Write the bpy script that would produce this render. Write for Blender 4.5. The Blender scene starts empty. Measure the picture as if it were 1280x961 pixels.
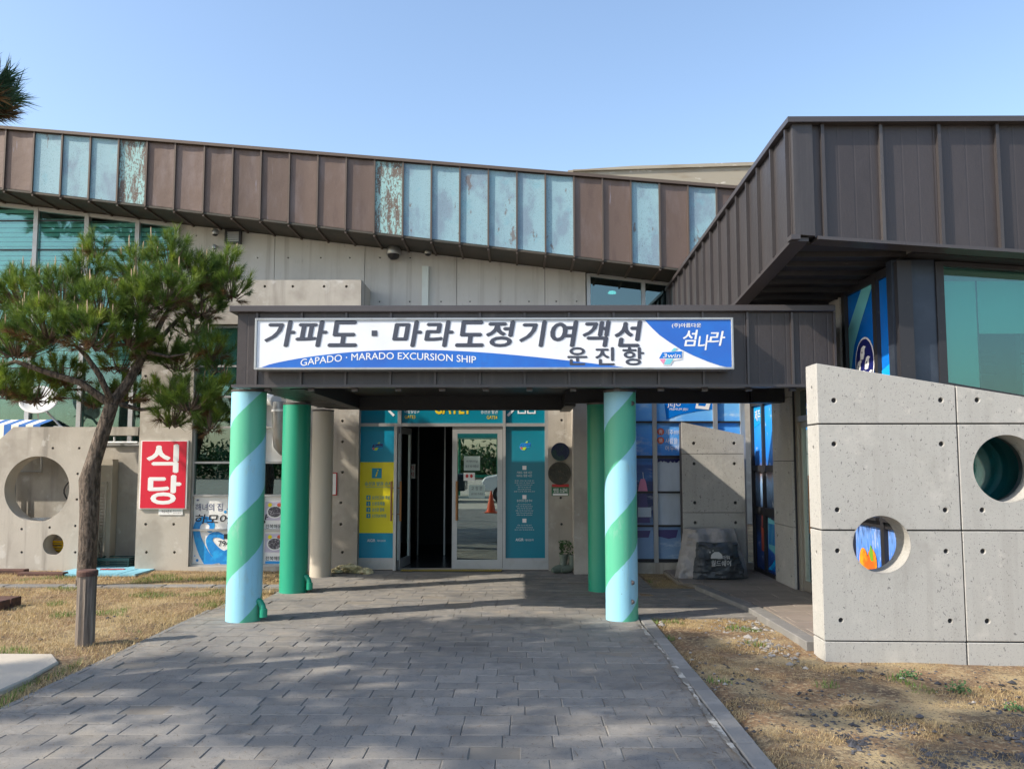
import bpy, bmesh, math, random
import numpy as np
from mathutils import Vector, Matrix
from mathutils.geometry import tessellate_polygon
random.seed(7); RNG = np.random.default_rng(7)
S = bpy.context.scene
COL = S.collection
R = math.radians
# ---------------------------------------------------------------- camera
FPX, CU, CV = 1050.0, 640.0, 489.8
PITCH, YAW = R(4.8), 0.0085
cam = bpy.data.cameras.new('camera'); camo = bpy.data.objects.new('camera', cam); COL.objects.link(camo)
cam.sensor_width = 36; cam.lens = FPX/1280*36; cam.shift_y = (CV-480.5)/1280
cam.clip_end = 3000; cam.clip_start = .05
camo.location = (0, 0, 1.6); camo.rotation_euler = (R(90)+PITCH, 0, YAW)
S.camera = camo
CM = camo.rotation_euler.to_matrix()
def P(u, v, Y):
    """point on the plane y=Y (metres) that the photograph shows at pixel u,v"""
    d = CM @ Vector(((u-CU)/FPX, -(v-CV)/FPX, -1))
    t = Y/d.y
    return Vector((d.x*t, Y, 1.6+d.z*t))
def PX(u, Y): return P(u, 578, Y).x
def PZ(v, Y, u=649): return P(u, v, Y).z
# ---------------------------------------------------------------- world, sun, exposure
SUN_EL, SUN_H = R(37), Vector((.925, .38))      # sunlight travels to +x +y
w = bpy.data.worlds.new("World"); S.world = w; w.use_nodes = True
sk = w.node_tree.nodes.new('ShaderNodeTexSky'); sk.sky_type = 'NISHITA'; sk.sun_disc = False
sk.sun_elevation = SUN_EL; sk.sun_rotation = math.atan2(-SUN_H.x, -SUN_H.y)
sk.air_density = 1.1; sk.dust_density = 1.6; sk.ozone_density = 1.6
w.node_tree.links.new(sk.outputs[0], w.node_tree.nodes['Background'].inputs[0])
w.node_tree.nodes['Background'].inputs[1].default_value = .15
sl = bpy.data.lights.new('sun', 'SUN'); sl.energy = 3.35; sl.angle = R(.6); sl.color = (1, .91, .78)
so = bpy.data.objects.new('sun', sl); COL.objects.link(so)
sd = Vector((SUN_H.x, SUN_H.y, -math.tan(SUN_EL)*SUN_H.length))
so.rotation_euler = sd.to_track_quat('-Z', 'Y').to_euler(); so.location = (-20, -10, 20)
S.view_settings.view_transform = 'Standard'; S.view_settings.look = 'None'
S.view_settings.exposure = 0.94; S.view_settings.gamma = 1
# ---------------------------------------------------------------- materials
MATS = {}
def newmat(name):
    m = bpy.data.materials.new(name); m.use_nodes = True
    nt = m.node_tree; b = nt.nodes['Principled BSDF']; MATS[name] = m
    return m, nt, b
def lk(nt, a, b): nt.links.new(a, b)
def coords(nt, stretch=(1, 1, 1), rnd=0.0, gen='Object'):
    tc = nt.nodes.new('ShaderNodeTexCoord'); mp = nt.nodes.new('ShaderNodeMapping')
    mp.inputs['Scale'].default_value = stretch
    lk(nt, tc.outputs[gen], mp.inputs[0])
    if rnd:
        oi = nt.nodes.new('ShaderNodeObjectInfo'); mu = nt.nodes.new('ShaderNodeMath'); mu.operation = 'MULTIPLY'
        mu.inputs[1].default_value = rnd; lk(nt, oi.outputs['Random'], mu.inputs[0])
        cx = nt.nodes.new('ShaderNodeCombineXYZ')
        for i in range(3): lk(nt, mu.outputs[0], cx.inputs[i])
        lk(nt, cx.outputs[0], mp.inputs['Location'])
    return mp.outputs[0]
def noise(nt, vec, scale, detail=4, rough=.6, dist=0):
    n = nt.nodes.new('ShaderNodeTexNoise'); n.inputs['Scale'].default_value = scale
    n.inputs['Detail'].default_value = detail; n.inputs['Roughness'].default_value = rough
    n.inputs['Distortion'].default_value = dist
    lk(nt, vec, n.inputs['Vector']); return n.outputs[0]
def mrange(nt, src, lo, hi, a=0., b=1.):
    n = nt.nodes.new('ShaderNodeMapRange'); n.interpolation_type = 'SMOOTHSTEP'
    n.inputs[1].default_value = lo; n.inputs[2].default_value = hi; n.inputs[3].default_value = a; n.inputs[4].default_value = b
    lk(nt, src, n.inputs[0]); return n.outputs[0]
def mixc(nt, fac, a, b, blend='MIX'):
    n = nt.nodes.new('ShaderNodeMix'); n.data_type = 'RGBA'; n.blend_type = blend
    for sock, v in ((n.inputs[0], fac), (n.inputs[6], a), (n.inputs[7], b)):
        if hasattr(v, 'links'): lk(nt, v, sock)
        elif isinstance(v, (int, float)): sock.default_value = v
        else: sock.default_value = (*v, 1)
    return n.outputs[2]
def mth(nt, op, a, b=0.):
    n = nt.nodes.new('ShaderNodeMath'); n.operation = op
    for i, v in enumerate((a, b)):
        if hasattr(v, 'links'): lk(nt, v, n.inputs[i])
        else: n.inputs[i].default_value = v
    return n.outputs[0]
def mat(name, base, rough=.8, metal=0., layers=(), bump=None, jitter=0., rnd=0., wave=None, spec=.5, coat=0., wst=()):
    """base colour + list of (colour, scale, lo, hi, amount, stretch) noise layers"""
    m, nt, b = newmat(name)
    col = None
    cur = base
    for L in layers:
        c, sc, lo, hi, amt, st = (list(L)+[(1, 1, 1)])[:6]
        v = coords(nt, st, rnd)
        f = mrange(nt, noise(nt, v, sc, 5), lo, hi, 0, amt)
        cur = mixc(nt, f, cur, c)
    for c, sc, lo, hi, amt in wst:      # stains that run on from piece to piece
        ge = nt.nodes.new('ShaderNodeNewGeometry')
        cur = mixc(nt, mrange(nt, noise(nt, ge.outputs['Position'], sc, 5, .65), lo, hi, 0, amt), cur, c)
    if jitter:
        oi = nt.nodes.new('ShaderNodeObjectInfo')
        j = mth(nt, 'ADD', mth(nt, 'MULTIPLY', oi.outputs['Random'], 2*jitter), 1-jitter)
        cx = nt.nodes.new('ShaderNodeCombineColor')
        for i in range(3): lk(nt, j, cx.inputs[i])
        cur = mixc(nt, 1., cur, cx.outputs[0], 'MULTIPLY')
    if hasattr(cur, 'links'): lk(nt, cur, b.inputs['Base Color'])
    else: b.inputs['Base Color'].default_value = (*cur, 1)
    b.inputs['Roughness'].default_value = rough; b.inputs['Metallic'].default_value = metal
    b.inputs['Specular IOR Level'].default_value = spec
    if coat: b.inputs['Coat Weight'].default_value = coat
    h = None
    if bump:
        v = coords(nt, (1, 1, 1), rnd)
        h = noise(nt, v, bump[0], 6, .65)
        bn = nt.nodes.new('ShaderNodeBump'); bn.inputs['Strength'].default_value = bump[1]; bn.inputs['Distance'].default_value = bump[2]
        lk(nt, h, bn.inputs['Height']); lk(nt, bn.outputs[0], b.inputs['Normal'])
    if wave:   # (axis vector scale, strength): fine grooves pressed in the sheet
        v = coords(nt, wave[0]); wv = nt.nodes.new('ShaderNodeTexWave'); wv.wave_type = 'BANDS'; wv.bands_direction = 'X'
        wv.inputs['Scale'].default_value = 1
        lk(nt, v, wv.inputs[0])
        g = mrange(nt, wv.outputs[1], 0, .05, 0, 1)
        b2 = nt.nodes.new('ShaderNodeBump'); b2.inputs['Strength'].default_value = wave[1]; b2.inputs['Distance'].default_value = .004
        lk(nt, g, b2.inputs['Height'])
        if bump: lk(nt, bn.outputs[0], b2.inputs['Normal'])
        lk(nt, b2.outputs[0], b.inputs['Normal'])
    return m
def glass(name, tint, refl=.1, boost=1.2, gtint=(1, 1, 1), rough=0.0):
    m, nt, b = newmat(name); nt.nodes.remove(b)
    tr = nt.nodes.new('ShaderNodeBsdfTransparent'); tr.inputs[0].default_value = (*tint, 1)
    gl = nt.nodes.new('ShaderNodeBsdfGlossy'); gl.inputs['Roughness'].default_value = rough; gl.inputs[0].default_value = (*gtint, 1)
    fr = nt.nodes.new('ShaderNodeFresnel'); fr.inputs[0].default_value = 1.5
    f = mth(nt, 'ADD', mth(nt, 'MULTIPLY', fr.outputs[0], boost), refl)
    mx = nt.nodes.new('ShaderNodeMixShader'); lk(nt, f, mx.inputs[0]); lk(nt, tr.outputs[0], mx.inputs[1]); lk(nt, gl.outputs[0], mx.inputs[2])
    lk(nt, mx.outputs[0], nt.nodes['Material Output'].inputs[0])
    return m
def ramp(nt, src, stops):
    r = nt.nodes.new('ShaderNodeValToRGB'); lk(nt, src, r.inputs[0])
    e = r.color_ramp.elements
    while len(e) < len(stops): e.new(.5)
    for i, (p, c) in enumerate(stops): e[i].position = p; e[i].color = (*c, 1)
    return r.outputs[0]
def printmat(name, z0, z1, stops, dist=.15, scale=2., st=(1, 1, 1), clouds=None, rough=.35):
    """flat printed picture: colours by height, edges broken by noise"""
    m, nt, b = newmat(name)
    tc = nt.nodes.new('ShaderNodeTexCoord'); sp = nt.nodes.new('ShaderNodeSeparateXYZ'); lk(nt, tc.outputs['Object'], sp.inputs[0])
    n = noise(nt, coords(nt, st), scale, 6, .65)
    z = mth(nt, 'ADD', mth(nt, 'DIVIDE', mth(nt, 'SUBTRACT', sp.outputs[2], z0), z1-z0), mth(nt, 'MULTIPLY', mth(nt, 'SUBTRACT', n, .5), dist*2))
    c = ramp(nt, z, stops)
    if clouds:
        col, sc, lo, hi, amt, s2 = clouds
        c = mixc(nt, mrange(nt, noise(nt, coords(nt, s2), sc, 6, .7), lo, hi, 0, amt), c, col)
    lk(nt, c, b.inputs['Base Color']); b.inputs['Roughness'].default_value = rough
    return m

C_UP = mat('concrete_upper', (.54, .52, .475), .85, layers=[((.36, .345, .315), 1.1, .45, .75, .7, (1, 1, .45)), ((.60, .585, .55), 3.5, .55, .75, .6), ((.30, .28, .25), 14, .62, .72, .4, (1, 1, .3)), ((.33, .30, .26), 2.3, .50, .7, .6, (3, 3, .10))], bump=(35, .25, .01))
C_LOW = mat('concrete_weathered', (.44, .405, .35), .9, layers=[((.30, .27, .225), 1.3, .42, .72, .8, (1, 1, .8)), ((.56, .54, .49), 4, .58, .7, .6), ((.15, .135, .12), 1.7, .52, .72, .55, (2.5, 2.5, .16)), ((.24, .215, .18), .8, .5, .62, .5), ((.60, .58, .54), 2.2, .62, .68, .5), ((.15, .14, .13), 40, .66, .72, .5)], bump=(30, .35, .01))
C_SLAB = mat('concrete_exposed', (.40, .392, .365), .85, layers=[((.38, .37, .345), 1.6, .42, .7, .7), ((.53, .505, .46), 5.5, .62, .72, .65), ((.14, .14, .14), 42, .625, .66, .9, (1.2, 1.2, .7)), ((.20, .20, .195), 95, .60, .66, .85), ((.32, .31, .285), 4, .5, .68, .4, (2, 2, .12))], bump=(60, .35, .006), rnd=30, wst=[((.50, .48, .44), 2.4, .55, .7, .6), ((.27, .26, .235), 1.3, .52, .7, .5)])
C_DARK = mat('concrete_joint', (.05, .05, .055), .95)
C_HOLE = mat('tie_hole_dark', (.045, .045, .05), .95)
C_COL = mat('concrete_column_mat', (.47, .42, .34), .85, layers=[((.35, .31, .25), 2.5, .45, .7, .6, (1, 1, .3))], bump=(30, .2, .01))
C_TAN = mat('tan_old_roofing', (.32, .29, .23), .9, layers=[((.22, .17, .11), 1.5, .5, .7, .6, (.6, 1, 3)), ((.6, .56, .5), 2.8, .62, .68, .7, (.7, 1, 2))])
COP = mat('copper_brown', (.118, .080, .063), .5, .25, layers=[((.17, .135, .13), 2.6, .45, .75, .55, (1.6, 1, .5)), ((.085, .055, .045), 5, .5, .75, .6, (1.5, 1, .4)), ((.27, .23, .26), 130, .62, .7, .35), ((.30, .31, .40), 3.2, .66, .8, .7, (3, 1, .35))], bump=(4, .3, .02), jitter=.14, rnd=40)
PAT = mat('copper_patina_blue', (.24, .39, .45), .7, .0, layers=[((.17, .235, .31), 2.2, .46, .62, .75, (1.2, 1, .6)), ((.17, .36, .44), 5, .55, .7, .5), ((.05, .08, .08), 110, .58, .64, .85), ((.13, .09, .075), 5, .62, .68, .75, (1.4, 1, .6))], bump=(70, .2, .004), rnd=40)
PATM = mat('copper_patina_flaking', (.27, .46, .46), .7, 0, layers=[((.115, .078, .062), 34, .50, .58, .85, (1.2, 1, .6)), ((.115, .078, .062), 6, .47, .58, .95, (1.8, 1, .35)), ((.27, .46, .46), 40, .58, .62, .8), ((.06, .08, .07), 70, .64, .68, .6)], bump=(60, .2, .004), rnd=40)
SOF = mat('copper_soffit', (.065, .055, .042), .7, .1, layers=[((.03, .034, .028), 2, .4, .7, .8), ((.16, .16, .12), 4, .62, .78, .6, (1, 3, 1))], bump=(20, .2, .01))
SEAM = mat('copper_seam', (.10, .075, .06), .6, .2)
CLAD = mat('dark_cladding', (.066, .060, .062), .42, .35, layers=[((.052, .046, .047), 2.2, .45, .7, .5, (1, 1, .3)), ((.13, .115, .11), 90, .68, .74, .3), ((.13, .12, .115), 2.5, .52, .72, .4, (4, 4, .10))], bump=(3.2, .35, .03), jitter=.09, rnd=20)
CLADG = mat('dark_cladding_grooved', (.064, .055, .056), .42, .35, layers=[((.045, .039, .041), 2.2, .45, .7, .5, (1, 1, .3)), ((.14, .12, .115), 40, .70, .76, .35, (1, 1, .5))], bump=(3.2, .3, .03), wave=((2.25, 0, 0), .35), jitter=.08)
BLK = mat('black_steel', (.022, .021, .022), .5, .2, layers=[((.05, .045, .04), 8, .6, .75, .5)])
BLK2 = mat('black_soffit', (.026, .024, .026), .6, .1, layers=[((.12, .11, .10), 26, .66, .72, .6, (.25, 3, 1)), ((.05, .045, .045), 3, .5, .7, .6)])
CAPM = mat('cap_metal', (.085, .075, .076), .38, .4, layers=[((.3, .28, .26), 30, .7, .74, .5)])
ALU = mat('aluminium_frame', (.42, .42, .415), .42, .5, layers=[((.30, .29, .27), 6, .5, .75, .4)])
ALUD = mat('dark_frame', (.035, .034, .038), .42, .3, layers=[((.10, .09, .08), 12, .6, .75, .4)])
BRNZ = mat('bronze_frame', (.36, .33, .28), .4, .5)
PIPE = mat('zinc_pipe', (.42, .43, .43), .4, .6, layers=[((.25, .24, .22), 6, .5, .7, .5)])
WHT = mat('white_paint', (.78, .78, .76), .5, layers=[((.6, .6, .57), 3, .5, .75, .5)])
PVC = mat('pale_pvc', (.62, .66, .60), .5, layers=[((.5, .52, .47), 3, .5, .75, .5)])
SIGNW = mat('sign_face_white', (.78, .80, .84), .3, layers=[((.70, .72, .77), 2.2, .45, .7, .5), ((.62, .62, .62), 9, .66, .76, .35)])
SIGNK = mat('sign_charcoal', (.055, .06, .085), .35)
SIGNB = mat('sign_blue', (.02, .12, .50), .3, layers=[((.01, .17, .62), 1.4, .4, .7, .7), ((.04, .07, .33), 3.5, .58, .75, .4)])
RED = mat('sign_red', (.62, .008, .035), .35, layers=[((.52, .006, .03), 3, .5, .7, .4)])
LET = mat('lettering_white', (.8, .8, .8), .4)
LETK = mat('lettering_black', (.02, .02, .025), .4)
LETN = mat('lettering_navy', (.015, .03, .16), .4)
YEL = mat('film_yellow', (.80, .68, .01), .3)
LETY = mat('lettering_yellow', (.75, .55, .02), .4)
TEAL = mat('film_teal', (.0, .19, .27), .28, layers=[((.0, .16, .24), 2, .4, .7, .5)])
TEALL = mat('film_blue', (.0, .26, .42), .3)
SKYB = mat('film_sky_blue', (.02, .30, .70), .3, layers=[((.01, .2, .6), 1.5, .4, .7, .6)])
BNB = mat('banner_blue', (.004, .13, .52), .22, layers=[((.004, .19, .66), .9, .4, .65, .8)])
BNC = mat('banner_cyan', (.01, .36, .80), .22)
BNT = mat('banner_pale_cyan', (.18, .58, .66), .25)
NAVY = mat('emblem_navy', (.015, .02, .14), .3)
WAVB = mat('wave_print_blue', (.01, .22, .60), .4, layers=[((.02, .36, .75), 6, .42, .6, .9), ((.01, .14, .45), 9, .6, .7, .6)])
PNK = mat('print_pink', (.75, .25, .42), .4); PUR = mat('print_violet', (.07, .06, .20), .4)
ORG = mat('print_orange', (.72, .13, .02), .3, layers=[((.85, .36, .02), 7, .42, .62, .9)])
GRN = mat('print_green', (.15, .35, .03), .4); LIM = mat('print_lime', (.45, .65, .02), .4)
CORAL = mat('print_coral', (.62, .12, .07), .4)
TORN = mat('torn_poster_back', (.52, .60, .70), .6, layers=[((.34, .40, .47), 1.6, .4, .7, .7, (1, 1, .5))])
FOODB = mat('print_lavender', (.52, .48, .60), .4); MUS = mat('print_mussels', (.06, .055, .07), .5, layers=[((.35, .33, .36), 45, .5, .6, .8)])
DIRT = mat('soil_dry', (.22, .135, .07), 1, layers=[((.42, .32, .17), 1.3, .45, .6, .9), ((.10, .066, .042), 2.2, .50, .64, .85), ((.40, .31, .18), 26, .5, .6, .7), ((.07, .055, .045), 55, .54, .62, .8)], bump=(38, .9, .03))
PAD = mat('pale_concrete_pad', (.46, .41, .34), .95, layers=[((.36, .32, .26), 2, .45, .7, .6), ((.2, .18, .15), 40, .66, .72, .5)], bump=(60, .4, .008))
PAVE = mat('basalt_paver', (.205, .192, .172), .82, layers=[((.135, .138, .14), 5, .45, .7, .7), ((.29, .27, .24), 7, .56, .75, .6), ((.04, .04, .04), 62, .62, .67, .85), ((.24, .22, .19), 1.3, .55, .7, .35)], bump=(55, .5, .006), jitter=.13, rnd=60, wst=[((.09, .085, .08), .9, .50, .68, .55), ((.30, .26, .20), 1.7, .55, .72, .45), ((.05, .05, .05), 5, .66, .72, .6)])
MORT = mat('joint_sand', (.20, .18, .15), 1, layers=[((.19, .17, .14), 6, .45, .65, .8)])
KERB = mat('kerb_stone', (.19, .185, .175), .85, layers=[((.27, .26, .24), 5, .5, .7, .7), ((.06, .06, .06), 60, .66, .7, .7)], bump=(50, .4, .006), jitter=.15, rnd=30)
MOR2 = mat('white_mortar', (.44, .42, .37), .95, layers=[((.17, .16, .14), 7, .44, .54, .95)], bump=(50, .6, .01))
TILE = mat('deck_tile', (.23, .195, .165), .8, layers=[((.17, .15, .13), 4, .45, .7, .6)], bump=(60, .2, .004), jitter=.12, rnd=30)
BARK = mat('pine_bark', (.13, .10, .078), .95, layers=[((.035, .028, .022), 20, .42, .6, .9, (1.6, 1.6, .4)), ((.23, .19, .155), 12, .56, .68, .7, (1.5, 1.5, .5))], bump=(22, 1., .03))
TWIG = mat('pine_twig', (.12, .085, .06), .9)
BUD = mat('pine_candle', (.60, .42, .28), .8)
WOOD = mat('weathered_post', (.17, .14, .115), .9, layers=[((.07, .055, .045), 9, .45, .6, .8, (3, 3, .15)), ((.3, .26, .22), 6, .55, .7, .6, (3, 3, .2))], bump=(20, .6, .01))
WOODD = mat('red_brown_timber', (.10, .045, .032), .8, layers=[((.05, .025, .02), 8, .45, .6, .8, (.3, 3, 3))], bump=(20, .3, .01))
PALB = mat('pale_blue_board', (.22, .50, .62), .6, layers=[((.14, .34, .44), 3, .45, .65, .7)])
CRATE = mat('dark_green_crate', (.012, .055, .05), .5); CRY = mat('yellow_crate', (.62, .38, .01), .5)
LOUV = mat('beige_shutter', (.40, .37, .31), .6)
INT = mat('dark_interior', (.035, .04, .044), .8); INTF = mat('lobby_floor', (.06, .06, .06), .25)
BLIND = mat('white_blind', (.62, .68, .66), .7)
TARP = mat('tarp_grey', (.30, .285, .275), .45, layers=[((.13, .125, .125), 4, .45, .65, .6)], bump=(7, .6, .03))
TARPD = mat('tarp_dark', (.05, .06, .07), .38, bump=(8, .6, .03))
BAG = mat('yellow_sack', (.66, .58, .34), .7, layers=[((.35, .26, .10), 12, .5, .65, .7)], bump=(25, .8, .03))
MAT_Y = mat('mat_yellow', (.55, .42, .03), .8); MAT_K = mat('mat_black', (.03, .03, .03), .9)
ORN = mat('bronze_plaque_dark', (.05, .05, .04), .6, layers=[((.10, .09, .06), 18, .5, .65, .7)], bump=(30, .8, .02))
ORN2 = mat('navy_plaque', (.01, .02, .07), .4, layers=[((.02, .07, .05), 10, .5, .6, .7)], bump=(30, .6, .02))
POTM = mat('grey_green_ceramic', (.11, .14, .11), .5, layers=[((.06, .08, .06), 12, .5, .65, .7)])
LEAF = mat('leaf_green', (.05, .12, .03), .7, jitter=.3)
STRIPW = mat('awning_white', (.74, .70, .60), .8); STRIPB = mat('awning_blue', (.03, .13, .40), .8)
HND = mat('wooden_handle', (.33, .15, .05), .5)
G_UP = glass('teal_window_glass', (.72, .95, .91), .05, 1.0, (.70, .90, .90))
G_DK = glass('dark_teal_glass', (.12, .30, .30), .12, 1.2, (.75, .95, .95))
G_SIDE = glass('sea_green_glass', (.48, .82, .77), .07, 1.0, (.80, .95, .97))
G_CLR = glass('clear_door_glass', (.30, .42, .40), .22, 1.3, (.85, .98, .95))
G_FILM = glass('clear_overlay_glass', (.85, .93, .93), .03, 1.0)
POST_SEA = printmat('poster_sea', .2, 2.45, [(0, (0.259, 0.41, 0.621)), (.2, (0.178, 0.302, 0.54)), (.3, (0.0162, 0.0324, 0.121)), (.48, (0.0122, 0.0324, 0.135)), (.52, (0.0243, 0.13, 0.405)), (.60, (0.0162, 0.0648, 0.27)), (.66, (0.0405, 0.238, 0.743)), (.8, (0.081, 0.357, 0.9)), (1, (0.178, 0.497, 0.9))], .06, 2.5, (1, 1, 3), ((0.743, 0.851, 0.9), 2.2, .5, .72, .6, (1, 1, 2.6)))
POST_CLIFF = printmat('poster_cliff', .2, 2.45, [(0, (0.0081, 0.0648, 0.297)), (.35, (0.0243, 0.108, 0.472)), (.6, (0.0162, 0.108, 0.54)), (.78, (0.0122, 0.13, 0.608)), (.86, (0.0162, 0.108, 0.405)), (.95, (0.0486, 0.324, 0.9)), (1, (0.162, 0.54, 0.9))], .10, 4, (1, 1, 1.3), ((0.135, 0.472, 0.9), 14, .5, .62, .7, (1, 1, .6)))
POST_RIDER = printmat('poster_sail', .2, 2.45, [(0, (0.0081, 0.054, 0.27)), (.12, (0.0162, 0.13, 0.54)), (.2, (0.0162, 0.0324, 0.0945)), (.34, (0.0162, 0.0324, 0.081)), (.44, (0.162, 0.281, 0.459)), (.5, (0.243, 0.41, 0.675)), (.56, (0.243, 0.184, 0.176)), (.62, (0.0243, 0.141, 0.513)), (.7, (0.0162, 0.238, 0.837)), (.9, (0.0243, 0.346, 0.9)), (1, (0.0405, 0.324, 0.9))], .08, 5, (1, 2, 1), ((0.81, 0.878, 0.9), 9, .60, .68, .6, (1, 1, 1)))
POST_FALL = printmat('poster_waterfall', .2, 2.2, [(0, (0.0189, 0.0702, 0.486)), (.22, (0.0378, 0.176, 0.72)), (.34, (0.142, 0.307, 0.72)), (.44, (0.00945, 0.0175, 0.108)), (.60, (0.00945, 0.0132, 0.0864)), (.72, (0.0189, 0.0878, 0.54)), (1, (0.0284, 0.14, 0.72))], .22, 7, (1, 3, 1), ((0.586, 0.585, 0.72), 9, .54, .66, .85, (1, 5, .7)))
# striped columns: a helix of paint, one turn per 1.08 m
def stripes(name, ph, pitch=1.08):
    m, nt, b = newmat(name)
    tc = nt.nodes.new('ShaderNodeTexCoord'); sp = nt.nodes.new('ShaderNodeSeparateXYZ'); lk(nt, tc.outputs['Object'], sp.inputs[0])
    a = mth(nt, 'DIVIDE', mth(nt, 'ARCTAN2', sp.outputs[1], sp.outputs[0]), 2*math.pi)
    t = mth(nt, 'FRACT', mth(nt, 'ADD', mth(nt, 'SUBTRACT', mth(nt, 'DIVIDE', sp.outputs[2], pitch), a), ph))
    t = mth(nt, 'ADD', t, mth(nt, 'MULTIPLY', mth(nt, 'SUBTRACT', noise(nt, coords(nt), 9, 2), .5), .02))
    f = mth(nt, 'MULTIPLY', mrange(nt, t, .0, .012), mth(nt, 'SUBTRACT', 1., mrange(nt, t, .508, .52)))
    c = mixc(nt, f, (.085, .42, .26), (.27, .57, .70))
    c = mixc(nt, mrange(nt, noise(nt, coords(nt, (1, 1, .4)), 5), .55, .75, 0, .3), c, (.25, .5, .45))
    c = mixc(nt, mrange(nt, noise(nt, coords(nt, (1, 1, .3)), 7, 6, .7), .56, .72, 0, .45), c, (.30, .42, .38))
    c = mixc(nt, mrange(nt, noise(nt, coords(nt, (1, 1, 1)), 34, 5, .7), .66, .70, 0, .7), c, (.12, .16, .15))
    c = mixc(nt, mrange(nt, noise(nt, coords(nt, (3, 3, .16)), 6, 6, .7), .58, .70, 0, .3), c, (.15, .25, .22))
    lk(nt, c, b.inputs['Base Color']); b.inputs['Roughness'].default_value = .42
    return m
GRNC = mat('column_green', (.012, .27, .16), .36, layers=[((.02, .33, .21), 2, .45, .7, .6, (1, 1, .3)), ((.10, .36, .28), 30, .7, .74, .4)])
# needles
def needlemat(name, c1, c2, c3):
    m, nt, b = newmat(name)
    geo = nt.nodes.new('ShaderNodeNewGeometry')
    c = ramp(nt, noise(nt, coords(nt), 3.2, 3), [(.35, c1), (.55, c2), (.7, c3)])
    r = mth(nt, 'ADD', mth(nt, 'MULTIPLY', geo.outputs['Random Per Island'], .7), .65)
    cx = nt.nodes.new('ShaderNodeCombineColor'); [lk(nt, r, cx.inputs[i]) for i in range(3)]
    c = mixc(nt, 1., c, cx.outputs[0], 'MULTIPLY')
    lk(nt, c, b.inputs['Base Color']); b.inputs['Roughness'].default_value = .55
    tl = nt.nodes.new('ShaderNodeBsdfTranslucent'); lk(nt, c, tl.inputs[0])
    mx = nt.nodes.new('ShaderNodeMixShader'); mx.inputs[0].default_value = .3
    lk(nt, b.outputs[0], mx.inputs[1]); lk(nt, tl.outputs[0], mx.inputs[2]); lk(nt, mx.outputs[0], nt.nodes['Material Output'].inputs[0])
    return m
NEED = needlemat('pine_needles', (.05, .105, .02), (.14, .22, .03), (.29, .36, .045))
NEEDB = needlemat('pine_needles_dry', (.10, .06, .025), (.15, .08, .03), (.10, .11, .03))
NEEDD = needlemat('pine_needles_dark', (.025, .06, .03), (.04, .09, .035), (.06, .12, .04))
GRASSM = needlemat('dry_grass', (.38, .27, .12), (.50, .38, .20), (.28, .18, .08))
GRASSG = needlemat('green_weed', (.07, .15, .02), (.11, .22, .03), (.16, .26, .05))
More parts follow.
